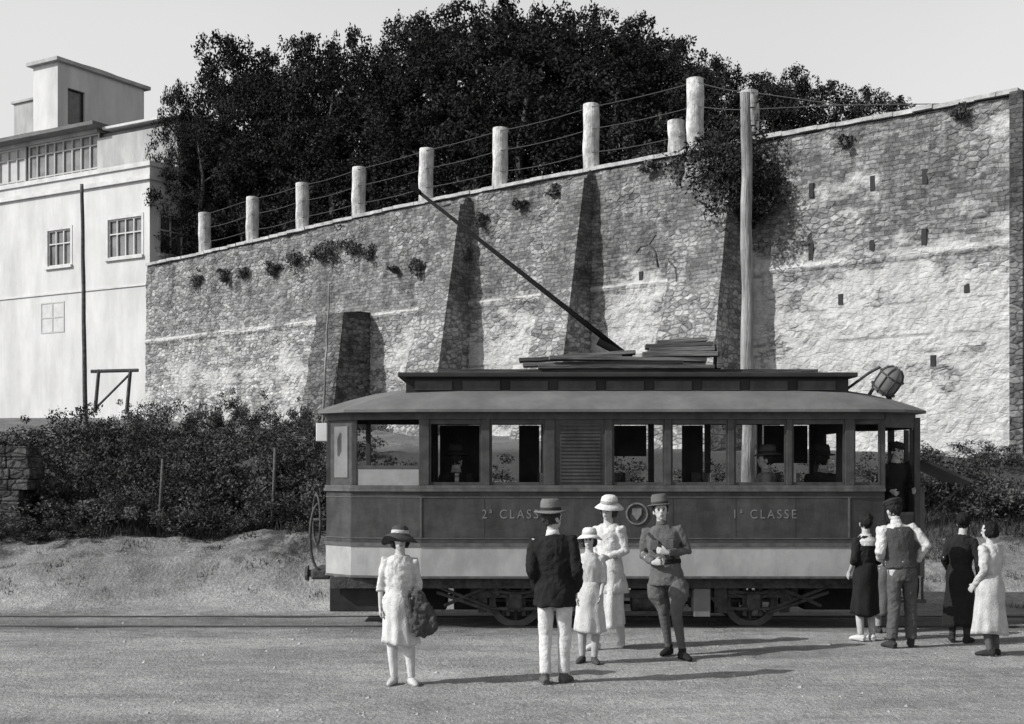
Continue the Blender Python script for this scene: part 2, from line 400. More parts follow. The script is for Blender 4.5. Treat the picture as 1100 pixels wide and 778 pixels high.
    if 'trousers' in o:
        tr=o['trousers']; bm=bmesh.new()
        inner_=t.get('hem',.95)<.9
        a_=.158 if inner_ else .176; b_=.104 if inner_ else .124
        pts=[V((0,0,q))+D for q in (.80,.9,1.0,1.06)]
        loft(bm,pts,[(a_-.02,b_-.01),(a_,b_),(a_-.01,b_-.004),(.125,.09)],18,T=U,horiz=True)
        for s,k in ((-1,'R'),(1,'L')):
            hip,kn,an=J['hip'+k],J['kn'+k],J['an'+k]
            if tr.get('breeches'):
                loft(bm,[hip+V((0,0,-.02)),hip.lerp(kn,.28)+V((s*.035,0,0)),hip.lerp(kn,.55)+V((s*.040,0,0)),hip.lerp(kn,.84)+V((s*.010,0,0)),kn,kn.lerp(an,.12)],[.09,.112,.108,.074,.060,.054],14)
            else:
                sl=tr.get('slim',0)
                loft(bm,[hip+V((0,0,-.01)),hip.lerp(kn,.4),kn,kn.lerp(an,.5),kn.lerp(an,.95)],[.086,.088-sl,.074-sl,.064-sl,.064-sl],14)
        garment('trousers',bm,tr['tone'],tr.get('fold',.010))
    if 'legwear' in o:
        for s,k in ((-1,'R'),(1,'L')):
            bm=bmesh.new(); kn,an=J['kn'+k],J['an'+k]; e=o.get('legex',.006)
            band=(lambda i,th:1+.045*(i%2)) if o.get('legname')=='puttee' else None
            if band:
                nn=16; pts=[kn.lerp(an,-.05+1.05*i/nn) for i in range(nn+1)]; prof=[.056,.0555,.055,.0555,.055,.0535,.052,.050,.048,.046,.044,.042,.040,.039,.038,.037,.037]
                loft(bm,pts,[r_+e for r_ in prof],16,mod=band); bm_obj('puttee',bm,tone_mat(o['legwear'],'%03d'%int(o['legwear']*1000)),root)
            else:
                loft(bm,[kn+(kn-an).normalized()*.06,kn,kn.lerp(an,.28),kn.lerp(an,.7),an],[.06+e,.053+e,.054+e,.044+e,.036+e],14)
                garment(o.get('legname','stocking'),bm,o['legwear'],.002,.009)
    if 'skirt' in o:
        sk=o['skirt']; bm=bmesh.new(); hem=sk['hem']; ah=sk.get('a',.24); bh=sk.get('b',.2); kp=sk.get('pleats',14); top=sk.get('top',1.09)
        nr=16; pts=[];rs=[]
        cx=(J['knL'].x+J['knR'].x)/2; cy=(J['knL'].y+J['knR'].y)/2
        for i in range(nr+1):
            f=i/nr; zq=top+(hem-top)*f
            a0,b0=(wa+.024,.118); g=f**.75
            hipb=math.exp(-((zq-.92)/.12)**2)*.022
            pts.append(V((cx*f,cy*f,zq))); rs.append((a0+(ah-a0)*g+hipb,b0+(bh-b0)*g+hipb))
        ph=random.random()*6
        def mod(i,th):
            f=i/nr; return 1+f*(.05*math.cos(kp*th+ph+.5*math.sin(2*th))+.05*math.sin(3*th+ph*2)+.04*math.sin(7*th+ph+f)) + .02*math.sin(5*th+i*.7)
        def UH(q):
            q=U(q); f=(top-q.z)/(top-hem)
            return q+V((0,0,.02*f*math.sin(math.atan2(q.y,q.x)*2+ph)))
        loft(bm,pts,rs,80,horiz=True,T=UH,mod=mod)
        bm_obj('skirt',bm,tone_mat(sk['tone'],'%03d'%int(sk['tone']*1000)),root,smooth=True)
    if 'tier' in o:
        bm=bmesh.new(); zt=o['tier']; 
        loft(bm,[V((0,0,zt+.22)),V((0,0,zt+.1)),V((0,0,zt))],[(.185,.155),(.215,.18),(.232,.2)],48,horiz=True,mod=lambda i,th:1+.015*i*math.cos(13*th)+.015*i*math.sin(5*th))
        bm_obj('overskirt',bm,tone_mat(o['top']['tone'],'%03d'%int(o['top']['tone']*1000)),root,smooth=True)
    if 'belt' in o:
        bm=bmesh.new(); bt,bz=o['belt']; a,b=tor(bz); e=o.get('beltex',.030)
        loft(bm,[V((0,0,bz-.025))+D,V((0,0,bz-.02))+D,V((0,0,bz+.02))+D,V((0,0,bz+.025))+D],[(a+e-.004,b+e-.004),(a+e,b+e),(a+e,b+e),(a+e-.004,b+e-.004)],32,horiz=True,T=U)
        bm_obj('belt',bm,tone_mat(bt,'%03d'%int(bt*1000)),root,smooth=True)
    if 'collar' in o:
        bm=bmesh.new(); loft(bm,[V((0,.01,1.33))+D,V((0,.01,1.40))+D,V((0,0,1.46))+D,V((0,0,1.495))+D],[(.15,.14),(.165,.128),(.105,.09),(.068,.066)],20,horiz=True,T=U)
        garment('collar',bm,o['collar'],.002,.010)
    elif 'neck' in o:
        bm=bmesh.new(); loft(bm,[V((0,0,1.45))+D,V((0,0,1.50))+D,V((0,0,1.525))+D],[(.075,.075),(.064,.064),(.059,.061)],20,horiz=True,T=U)
        bm_obj('collar',bm,tone_mat(o['neck'],'%03d'%int(o['neck']*1000)),root,smooth=True)
    if o.get('tunic_details'):
        for s in (-1,1):
            bm=bmesh.new(); q0=U(V((s*.085,-.145,1.255))); box(bm,q0.x-.05,q0.x+.05,q0.y-.012,q0.y+.03,q0.z-.055,q0.z+.055); bm_obj('breast_pocket',bm,tone_mat(.085,'085'),root,bevel=.01)
        bm=bmesh.new()
        loft(bm,[U(V((-.15,-.10,1.40))),U(V((-.05,-.150,1.28))),U(V((.07,-.152,1.16))),U(V((.13,-.125,1.07)))],[(.018,.006)]*4,8); bm_obj('cross_strap',bm,tone_mat(.03,'030'),root,smooth=True)
    if 'shoe' in o:
        for s,k in ((-1,'R'),(1,'L')):
            bm=bmesh.new(); an=J['an'+k]; fd=J['fd'+k]; g=V((an.x,an.y,an.z-.085)); rf=V((fd.y,-fd.x,0))
            loft(bm,[g-fd*.065+V((0,0,.035)),g-fd*.04+V((0,0,.045)),g+V((0,0,.05)),g+fd*.09+V((0,0,.038)),g+fd*.16+V((0,0,.026)),g+fd*.195+V((0,0,.02))],[(.03,.03),(.04,.044),(.044,.05),(.049,.037),(.038,.026),(.018,.014)],14,ref=rf)
            if o.get('boot',True): loft(bm,[g+V((0,0,.04)),an+V((0,0,.04))],[.044,.045],12)
            loft(bm,[g-fd*.06+V((0,0,.01)),g+fd*.18+V((0,0,.01))],[(.036,.012),(.03,.012)],10,ref=rf)
            garment('shoe',bm,o['shoe'],0,.008)
    if 'hair' in o:
        ht,hk=o['hair']; bm=bmesh.new()
        ell(bm,(0,.02,1.668),(.087,.094,.108),HT,20)
        if hk in('long',):
            loft(bm,[V((0,.06,1.70)),V((0,.085,1.60)),V((0,.09,1.5)),V((0,.095,1.4)),V((0,.09,1.32))],[(.08,.05),(.09,.045),(.09,.04),(.075,.035),(.04,.02)],14,T=HT)
            for s in(-1,1): loft(bm,[V((s*.07,-.005,1.69)),V((s*.088,.015,1.6)),V((s*.098,.03,1.5)),V((s*.09,.05,1.42))],[.028,.034,.034,.015],10,T=HT)
        if hk=='bun': ell(bm,(0,.12,1.66),(.06,.05,.06),HT); ell(bm,(0,.02,1.70),(.098,.10,.09),HT)
        if hk=='bob':
            for s in(-1,1): ell(bm,(s*.07,.015,1.62),(.035,.06,.065),HT)
            ell(bm,(0,.05,1.62),(.085,.065,.075),HT)
        remeshed('hair',bm,.009,tone_mat(ht,'%03d'%int(ht*1000)),root,fold=.010,smooth=1,ff=40)
    if 'hat' in o:
        kind,ht,bt=o['hat']; tilt=Euler((rad(o.get('tilt',2)),rad(o.get('roll',0)),0)).to_matrix(); c=V((0,.018,1.71))
        droop=o.get('droop',.012); hph=random.random()*6
        def TT(q):
            q=V(q); r=math.hypot(q.x,q.y); th=math.atan2(q.y,q.x)
            w=max(0,(r-.10)/.08)
            q=q+V((0,0,-droop*w*(1+.8*math.sin(2*th+hph)+.4*math.sin(3*th))))
            return HT(tilt@q+c)
        def revolve(prof,nm,tn,ax=(1,1.12),mod=None):
            b=bmesh.new(); 
            loft(b,[V((0,0,q[1])) for q in prof],[(q[0]*ax[0],q[0]*ax[1]) for q in prof],36,horiz=True,T=TT,mod=mod)
            return bm_obj(nm,b,tone_mat(tn,'%03d'%int(tn*1000)),root,smooth=True)
        if kind=='fedora':
            w=o.get('brim',.155)
            dent=lambda i,th:1-(.13*max(0,math.cos(th+1.57))**2 if i>=5 else 0)+(.03*math.cos(2*th) if i<3 else 0)
            revolve([(w,-.008),(w+.004,0),(w-.01,.006),(.098,.004),(.096,.05),(.092,.09),(.077,.122),(.045,.112),(.01,.098)],'hat',ht,mod=dent)
            revolve([(.0985,.008),(.0998,.012),(.0985,.034),(.097,.037)],'hat_band',bt)
        elif kind=='wide':
            w=o.get('brim',.185)
            revolve([(w,-.03),(w+.003,-.026),(w*.8,-.002),(.1,.01),(.098,.05),(.088,.085),(.06,.105),(.01,.11)],'hat',ht)
            revolve([(.102,.012),(.104,.016),(.1,.045),(.098,.05)],'hat_band',bt)
        elif kind=='cap':
            revolve([(.094,-.01),(.096,-.005),(.1,.015),(.118,.03),(.112,.048),(.075,.06),(.01,.062)],'hat',ht)
            if o.get('peak',True):
                b=bmesh.new(); loft(b,[V((0,-.08,-.002)),V((0,-.125,-.008)),V((0,-.15,-.016))],[(.08,.006),(.07,.006),(.035,.004)],16,ref=V((1,0,0)),T=TT)
                bm_obj('hat_peak',b,tone_mat(bt,'%03d'%int(bt*1000)),root,smooth=True)
    return root,U,J
def remeshed(name,bm,vx,mat,root,fold=0,smooth=2,ff=11):
    bmesh.ops.recalc_face_normals(bm,faces=bm.faces)
    me=bpy.data.meshes.new('tmp'); bm.to_mesh(me); bm.free()
    ob=bpy.data.objects.new('tmp',me); COL.objects.link(ob)
    r=ob.modifiers.new('r','REMESH'); r.mode='VOXEL'; r.voxel_size=vx; r.use_smooth_shade=True
    if smooth:
        s=ob.modifiers.new('s','SMOOTH'); s.iterations=smooth; s.factor=.5
    dg=bpy.context.evaluated_depsgraph_get()
    m2=bpy.data.meshes.new_from_object(ob.evaluated_get(dg)); m2.name=name
    bpy.data.objects.remove(ob); bpy.data.meshes.remove(me)
    if fold:
        off=V((random.random()*50,random.random()*50,0))
        nr=[v.normal.copy() for v in m2.vertices]
        for v,n in zip(m2.vertices,nr):
            q=v.co; a=noise.noise(V((q.x*ff,q.y*ff,q.z*ff*.6))+off)+.5*noise.noise(V((q.x*ff*2.2,q.y*ff*2.2,q.z*ff*1.6))-off)+.35*(1-2*abs(noise.noise(V((q.x*ff*1.6,q.y*ff*1.6,(q.z+q.x*.6)*ff*1.9))+off*2)))
            v.co=q+n*a*fold*1.4
    m2.polygons.foreach_set('use_smooth',[True]*len(m2.polygons))
    m2.materials.clear()
    return obj_from(name,m2,mat,root)

def feet(px,py):
    Y=F*CH/(py-HZ); return WX(px,Y),Y

x,y=feet(428,735)
person(x,y,4,1.50,'girl in loose white knee-length dress and wide drooping dark hat',
 dict(elL=(.21,.07,1.14),wrL=(.18,-.14,1.03),elR=(-.205,.04,1.13),wrR=(-.205,-.03,.88),anL=(.15,-.05,.085),knL=(.12,-.04,.49),anR=(-.05,.02,.085),knR=(-.075,-.02,.49),head=(4,-3),headroll=-3,lean=(0,2),curl=.9),
 dict(fem=True,top=dict(name='bodice',tone=.52,hem=.92,ex=.032,len=.8,puff=.008,fold=.012),skirt=dict(tone=.53,hem=.47,a=.215,b=.18,pleats=11),belt=(.45,.98),beltex=.040,
 legwear=.52,shoe=.42,boot=False,hair=(.03,'bob'),hat=('wide',.06,.4),brim=.205,tilt=-4,roll=4,droop=.03))
bx=x+.19; by=y-.15
bm=bmesh.new()
loft(bm,[V((bx+.06,by,.50)),V((bx+.05,by,.54)),V((bx+.045,by,.66)),V((bx+.015,by,.78)),V((bx-.01,by,.885)),V((bx-.02,by,.915))],[(.08,.035),(.12,.05),(.13,.06),(.11,.06),(.08,.06),(.05,.035)],22,horiz=True,mod=lambda i,th:1+.16*math.sin(3*th+i)+.09*math.sin(7*th+i*2))
bag=remeshed('folded_coat',bm,.010,tone_mat(.07,'070'),None,fold=.022,smooth=1,ff=16)
tag(bag,'dark coat folded and draped over the girl\'s forearm','coat')

x,y=feet(596,735)
person(x,y,170,1.74,'man seen from behind in dark jacket, pale trousers and felt hat',
 dict(elL=(.215,.07,1.13),wrL=(.17,-.09,.92),elR=(-.235,.07,1.13),wrR=(-.20,-.10,.91),anL=(.09,.05,.085),anR=(-.08,-.06,.085),knR=(-.09,-.06,.49),head=(-38,0),curl=1.0,lean=(-1,2)),
 dict(top=dict(name='jacket',tone=.018,hem=.77,ex=.034,sx=.015,flare=.020,fold=.012),trousers=dict(tone=.56,slim=.006,fold=.006),neck=.6,shoe=.10,hair=(.04,'short'),hat=('fedora',.15,.04),brim=.155,tilt=2))
x,y=feet(633,712)
person(x,y,-6,1.42,'young girl in white frock and wide white hat',
 dict(elL=(.19,.02,1.13),wrL=(.16,-.12,.93),elR=(-.19,.02,1.13),wrR=(-.17,-.06,.9),head=(-6,-2),anL=(.07,-.07,.085)),
 dict(fem=True,top=dict(name='bodice',tone=.5,hem=1.0,ex=.020,len=.8,puff=.006),skirt=dict(tone=.5,hem=.42,a=.21,b=.18,pleats=9),belt=(.38,.98),legwear=.35,shoe=.06,boot=False,hair=(.035,'bob'),hat=('wide',.6,.4),brim=.17,tilt=-2,droop=.018))
x,y=feet(655,696)
person(x,y,-30,1.74,'woman in long white dress and white hat, walking',
 dict(elL=(.2,.02,1.15),wrL=(.08,-.2,1.10),elR=(-.2,.06,1.14),wrR=(-.17,-.14,.97),anL=(.08,.16,.085),knL=(.09,.03,.48),anR=(-.07,-.24,.085),knR=(-.09,-.14,.5),head=(5,3),headroll=5,curl=.7,lean=(4,0)),
 dict(fem=True,top=dict(name='bodice',tone=.54,hem=1.0,ex=.022,len=1.0,puff=.008,fold=.012),skirt=dict(tone=.54,hem=.27,a=.20,b=.23,pleats=8),tier=.66,belt=(.45,1.06),legwear=.5,shoe=.55,boot=False,hair=(.05,'bob'),hat=('wide',.58,.32),brim=.168,tilt=1,droop=.02))
x,y=feet(716,704)
person(x,y,-14,1.75,'soldier in grey field uniform, belt and puttees, hands folded',
 dict(elR=(-.25,.05,1.15),wrR=(-.11,-.2,1.06),elL=(.26,.04,1.16),wrL=(.06,-.21,1.16),anL=(.21,-.27,.085),knL=(.13,-.17,.50),anR=(.02,.06,.085),knR=(-.035,.0,.49),head=(14,2),lean=(-3,-6),hdL=(-.8,-.2,.2),hdR=(.8,-.2,.1),hnL=(0,1,0),hnR=(0,1,0),curl=.9,ftL=35,ftR=-20),
 dict(top=dict(name='tunic',tone=.105,hem=.80,ex=.024,sx=.010,flare=.026,fold=.010),trousers=dict(tone=.10,breeches=True),legwear=.09,legname='puttee',legex=.004,neck=.10,shoe=.02,belt=(.02,1.06),beltex=.038,tunic_details=True,hair=(.03,'short'),hat=('fedora',.11,.05),brim=.135,tilt=-2,droop=.004))
x,y=feet(930,688)
person(x,y,200,1.54,'woman seen from behind in dark dress with white sailor collar',
 dict(elL=(.2,.02,1.13),wrL=(.17,-.14,.95),elR=(-.22,.02,1.13),wrR=(-.18,-.16,.99),head=(-20,5)),
 dict(fem=True,top=dict(name='bodice',tone=.02,hem=1.0,ex=.02,len=.8,puff=.008),skirt=dict(tone=.018,hem=.36,a=.21,b=.18,pleats=8),collar=.5,legwear=.4,shoe=.5,boot=False,hair=(.02,'bun')))
x,y=feet(969,696)
person(x,y,184,1.74,'man seen from behind in grey waistcoat and white shirt sleeves',
 dict(elL=(.25,.04,1.16),wrL=(.16,-.2,1.05),elR=(-.31,.07,1.18),wrR=(-.22,-.1,1.03),anL=(.13,.02,.085),anR=(-.13,-.06,.085),knR=(-.13,-.07,.49),lean=(7,5),head=(12,10),hdR=(.6,.2,-.5)),
 dict(top=dict(name='shirt',tone=.5,hem=1.0,ex=.016,sx=.014,fold=.012),vest=.06,trousers=dict(tone=.085),neck=.5,shoe=.04,hair=(.025,'short'),hat=('cap',.035,.03),peak=False,tilt=4))
x,y=feet(1031,690)
person(x,y,150,1.55,'woman in long dark coat with dark hair near the tram',
 dict(elL=(.22,.02,1.13),wrL=(.18,-.14,.98),head=(0,10),lean=(4,-3)),
 dict(fem=True,top=dict(name='coat',tone=.02,hem=.9,ex=.028,sx=.014,fold=.012),skirt=dict(tone=.02,hem=.22,a=.23,b=.2,pleats=8),legwear=.05,shoe=.03,hair=(.015,'bun')))
x,y=feet(1064,704)
person(x,y,215,1.50,'girl seen from behind in long pale belted dress',
 dict(elL=(.2,.04,1.13),wrL=(.18,-.12,.94),elR=(-.22,-.02,1.13),wrR=(-.19,-.2,.97),head=(18,6),anL=(.1,.06,.085)),
 dict(fem=True,top=dict(name='bodice',tone=.45,hem=1.0,ex=.024,len=1.0,puff=.012,fold=.012),skirt=dict(tone=.43,hem=.29,a=.25,b=.22,pleats=9),belt=(.34,1.06),legwear=.10,shoe=.03,boot=False,hair=(.015,'bob')))
x,y=feet(949,680)
person(x,y,190,1.42,'person in pale blouse and dark skirt by the tram',
 dict(head=(5,5)),
 dict(fem=True,top=dict(name='blouse',tone=.45,hem=1.0,ex=.02,len=1.0),skirt=dict(tone=.12,hem=.3,a=.2,b=.19,pleats=8),legwear=.3,shoe=.05,hair=(.02,'bun')))
person(5.14,17.6,20,1.60,'tram driver in dark uniform and peaked cap',
 dict(elL=(.26,.0,1.16),wrL=(.2,-.2,1.1),elR=(-.26,0,1.16),wrR=(-.2,-.22,1.08),curl=1.1,lean=(8,0)),
 dict(top=dict(name='jacket',tone=.02,hem=.78,ex=.03,sx=.016,flare=.02),trousers=dict(tone=.02),neck=.4,shoe=.03,hair=(.03,'short'),hat=('cap',.03,.02)),z=.86)
SIT=dict(dz=-.40,knL=(.1,-.44,.5),knR=(-.1,-.44,.5),anL=(.1,-.42,.085),anR=(-.1,-.42,.085),elL=(.24,-.02,1.15),wrL=(.12,-.26,1.02),elR=(-.24,-.02,1.15),wrR=(-.12,-.26,1.02),curl=.5)
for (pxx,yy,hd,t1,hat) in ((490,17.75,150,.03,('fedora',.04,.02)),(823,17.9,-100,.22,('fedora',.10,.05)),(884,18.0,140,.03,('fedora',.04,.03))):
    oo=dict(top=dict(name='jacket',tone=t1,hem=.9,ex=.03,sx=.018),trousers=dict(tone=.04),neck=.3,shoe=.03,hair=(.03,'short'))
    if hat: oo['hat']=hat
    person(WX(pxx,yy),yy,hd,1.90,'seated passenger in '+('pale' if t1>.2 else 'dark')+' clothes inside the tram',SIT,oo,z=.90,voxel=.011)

# ------------------------------------------------------------ tram
TX,TY=1.6,18.05
tram=empty('tram',(TX,TY,0)); tag(tram,'dark single-deck electric tram with pale skirt and trolley pole','tram')
TP=Matrix.Translation((-TX,-TY,0))
def part(name,bm,mat,smooth=False,bevel=0,parent=None):
    if parent is None: return bm_obj(name,bm,mat,tram,TP,smooth,bevel)
    return bm_obj(name,bm,mat,parent,None,smooth,bevel)
S=82.35
def tx(px): return (px-550)/S
def tz(py): return 2.1-(py-505)/S
nearP=[(-2.50,17.55),(-2.12,17.18),(-1.19,17.0),(4.43,17.0),(4.88,17.07)]
farP=[(a,36.1-b) for a,b in nearP]
outline=farP[::-1]+nearP
def off_outline(pts,d):
    P=[V(p) for p in pts]; out=[]
    for i in range(len(P)):
        ns=[]
        if i>0: q=(P[i]-P[i-1]).normalized(); ns.append(V((q.y,-q.x)))
        if i<len(P)-1: q=(P[i+1]-P[i]).normalized(); ns.append(V((q.y,-q.x)))
        m=sum(ns,V((0,0)))/len(ns); m=m/m.length_squared; out.append(tuple(P[i]+m*d))
    return out
sgn=1 if off_outline(outline,.1)[-2][1]<outline[-2][1] else -1
def O(d): return off_outline(outline,d*sgn)
bm=bmesh.new(); strip(bm,O(0),1.13,1.82,.05); part('side_panel',bm,MT['tram'])
bm=bmesh.new(); strip(bm,O(.006),.70,1.128,.05); part('skirt_panel',bm,MT['skirt'])
bm=bmesh.new(); strip(bm,O(.035),1.82,1.86,.1); strip(bm,O(.02),1.862,1.90,.09); part('window_sill',bm,MT['tram3'])
bm=bmesh.new(); strip(bm,O(.022),1.10,1.145,.02); strip(bm,O(.018),.685,.715,.02)
for zz in (1.20,1.74): strip(bm,O(.008),zz,zz+.012,.007)
for px in (452,912): box(bm,tx(px)-.012,tx(px)+.012,16.988,16.999,1.215,1.738)
part('moulding',bm,MT['tram3'])
bm=bmesh.new()
for X in (-.36,.45,1.30,2.10,2.92,3.70): box(bm,X-.0035,X+.0035,16.9975,16.9998,1.22,1.735)
part('panel_joint',bm,MT['roofd'])
bm=bmesh.new(); strip(bm,O(.004),2.76,2.88,.06); part('header_rail',bm,MT['tram2'])
def pillar(px0,px1,yb,yo=0,z0=1.90,z1=2.76):
    bm=bmesh.new(); box(bm,px0,px1,yb,yb+.07,z0,z1); return part('pillar',bm,MT['tram2'],bevel=.006)
for a,b in ((450,461),(517,526),(585,596),(650,658),(714,721),(782,789),(845,851),(908,918)):
    pillar(tx(a),tx(b),16.995); pillar(tx(a),tx(b),19.035)
for (cx,cy) in ((-2.08,17.19),(-2.46,17.53),(4.86,17.08)):
    pillar(cx-.035,cx+.035,cy,z0=1.9); pillar(cx-.035,cx+.035,36.1-cy-.07)
for Y in (17.42,18.60):
    bm=bmesh.new(); box(bm,5.38,5.46,Y,Y+.08,.70,2.80); part('pillar',bm,MT['tram2'],bevel=.006)
bm=bmesh.new(); strip(bm,[(4.895,17.085),(5.375,17.43)],.70,1.50,.035); part('platform_gate',bm,MT['tram'])
bm=bmesh.new(); strip(bm,[(4.895,17.075),(5.375,17.42)],1.50,1.54,.05); part('gate_rail',bm,MT['tram3'])
bm=bmesh.new(); strip(bm,[(4.895,17.085),(5.40,17.44),(5.52,18.05),(5.40,18.66),(4.895,19.015)],2.66,2.88,.04); part('end_fascia',bm,MT['tram2'])
for t_ in (.35,.68): 
    bm=bmesh.new(); X=5.46+.10*t_; Y=17.5+1.1*t_; box(bm,X-.03,X+.03,Y,Y+.05,1.86,2.66); part('end_window_frame',bm,MT['tram2'])
bm=bmesh.new(); 
for q in ((4.47,4.50,1.903,2.757),(4.80,4.825,1.903,2.757),(4.50,4.80,2.70,2.757),(4.50,4.80,1.903,1.94)): box(bm,q[0],q[1],17.075,17.10,q[2],q[3])
part('window_frame',bm,MT['tram2'])
bm=bmesh.new(); box(bm,-2.50,-2.44,18.0,18.07,1.9,2.76); part('pillar',bm,MT['tram2'])
bm=bmesh.new(); strip(bm,[(-2.44,17.53),(-2.12,17.22)],1.9,2.76,.02); part('vestibule_panel',bm,MT['tram2'])
bm=bmesh.new(); strip(bm,[(-2.38,17.455),(-2.18,17.262)],2.0,2.68,.01); part('panel_inset',bm,MT['vpanel'])
bm=bmesh.new(); strip(bm,[(-2.04,17.20),(-1.22,17.04)],1.9,2.12,.015); part('window_blind',bm,MT['blind'])
bm=bmesh.new(); strip(bm,[(-2.04,17.19),(-1.22,17.03)],2.12,2.16,.03); part('sash_rail',bm,MT['tram2'])
bm=bmesh.new(); box(bm,tx(596)+.001,tx(650)-.001,17.02,17.05,1.90,2.76)
for i in range(17): box(bm,tx(602),tx(645),17.005,17.019,1.94+i*.046,1.94+i*.046+.026)
part('louvred_shutter',bm,MT['tram'])
wins=[(461,517),(526,585),(658,714),(721,782),(789,845),(851,908)]
for i,(a,b) in enumerate(wins):
    bm=bmesh.new(); x0,x1=tx(a)+.002,tx(b)-.002
    for q in ((x0,x0+.022,1.903,2.757),(x1-.022,x1,1.903,2.757),(x0+.022,x1-.022,2.70,2.757),(x0+.022,x1-.022,1.903,1.94)):
        box(bm,q[0],q[1],17.02,17.045,q[2],q[3])
    part('window_frame',bm,MT['tram2'])
    if i in (0,2,5):
        bm=bmesh.new(); zb={0:1.905,2:2.30,5:2.2}[i]; box(bm,x0+.025,x1-.025,19.05,19.06,zb,2.75); part('dark_window_sheet',bm,MT['inside'])  # dark sheet added behind the window, stands in for the dim interior
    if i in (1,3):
        bm=bmesh.new(); w=(x1-x0)*.45; box(bm,x1-w,x1-.025,19.05,19.06,1.905,2.75); part('dark_window_sheet',bm,MT['inside'])  # added sheet that darkens part of the window opening
def inner(z0,z1,name,mat,x0=-2.4,x1=5.36):
    bm=bmesh.new(); box(bm,x0,x1,17.50,18.60,z0,z1); box(bm,-1.15,4.4,17.08,17.497,z0,z1); box(bm,-1.15,4.4,18.603,19.02,z0,z1); return part(name,bm,mat)
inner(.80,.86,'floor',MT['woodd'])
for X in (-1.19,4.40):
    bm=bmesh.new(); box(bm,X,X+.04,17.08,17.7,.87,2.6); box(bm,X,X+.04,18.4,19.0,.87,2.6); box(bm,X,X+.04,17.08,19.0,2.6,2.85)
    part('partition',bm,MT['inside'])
for i in range(5):
    X=-.95+i*1.12
    for (ya,yb,yl) in ((17.1,17.8,17.2),(18.35,19.0,18.8)):
        bm=bmesh.new(); box(bm,X,X+.45,ya,yb,1.33,1.382); box(bm,X+.20,X+.25,ya+.002,yb-.002,1.378,2.06); box(bm,X+.18,X+.26,yl,yl+.06,.865,1.34); part('seat',bm,MT['woodd'])
rp=[(-2.60,17.45),(-2.2,17.05),(-1.25,16.88),(4.5,16.88),(5.12,17.0),(5.53,17.4)]
ring0=rp+[(a,36.1-b) for a,b in rp[::-1]]
bm=bmesh.new(); rings=[]
cx=1.55
def rr(f,z,fx): return [bm.verts.new((cx+(a-cx)*fx,18.05+(b-18.05)*f,z)) for (a,b) in ring0]
for f,fx,z in ((.93,.985,2.85),(1,1,2.855),(1.0,1.0,2.89),(.93,.965,2.95),(.80,.90,3.04),(.62,.82,3.13),(.45,.74,3.19)): rings.append(rr(f,z,fx))
for i in range(len(rings)-1):
    n=len(rings[0])
    for k in range(n): bm.faces.new((rings[i][k],rings[i][(k+1)%n],rings[i+1][(k+1)%n],rings[i+1][k]))
bm.faces.new(rings[0]); bm.faces.new(rings[-1])
roof=part('roof',bm,MT['roof'])
bm=bmesh.new(); box(bm,-1.42,4.5,17.42,18.68,3.08,3.33); c=part('clerestory',bm,MT['roofd'],parent=roof,bevel=.01)
for i in range(9):
    bm=bmesh.new(); X=-1.3+i*.64; box(bm,X,X+.5,17.40,17.417,3.17,3.29); part('vent',bm,MT['tram'],parent=c)
bm=bmesh.new(); box(bm,-1.52,4.6,17.32,18.78,3.335,3.40); part('clerestory_roof',bm,MT['roofd'],parent=roof,bevel=.015)
for yy in (17.45,18.6):
    bm=bmesh.new(); box(bm,-1.0,4.1,yy,yy+.05,3.402,3.45); part('roof_walk',bm,MT['woodd'],parent=roof)
bm=bmesh.new(); strip(bm,[(5.47,17.50),(5.62,17.75),(5.66,18.05),(5.62,18.35),(5.47,18.60)],.62,1.80,.04); part('dash_panel',bm,MT['tram'],smooth=False)
bm=bmesh.new(); strip(bm,[(5.47,17.48),(5.64,17.74),(5.69,18.05),(5.64,18.36),(5.47,18.62)],1.80,1.86,.06); part('dash_rail',bm,MT['tram2'])
bm=bmesh.new(); box(bm,4.9,5.42,17.05,17.4,.36,.402); box(bm,4.92,4.95,17.1,17.35,.398,.7); box(bm,5.37,5.40,17.1,17.35,.398,.7); part('step',bm,MT['woodd'])
bm=bmesh.new()
def CT(q): return Euler((0,rad(24),0)).to_matrix()@q+V((5.83,17.9,2.06))
box(bm,-.33,.33,-.55,.55,0,.04,T=CT); part('end_canopy',bm,MT['tram2'])
for Y in (17.5,18.4):
    bm=bmesh.new(); loft(bm,[V((5.66,Y,1.55)),V((6.05,Y-.03,1.90))],[.018,.018],8); part('canopy_bracket',bm,MT['iron'])
bm=bmesh.new(); box(bm,-2.4,5.35,17.18,17.26,.54,.69); box(bm,-2.4,5.35,18.84,18.92,.54,.69); 
for X in (-2.3,-1.2,0.8,2.4,4.3,5.2): box(bm,X,X+.08,17.263,18.837,.56,.68)
part('underframe',bm,MT['iron'])
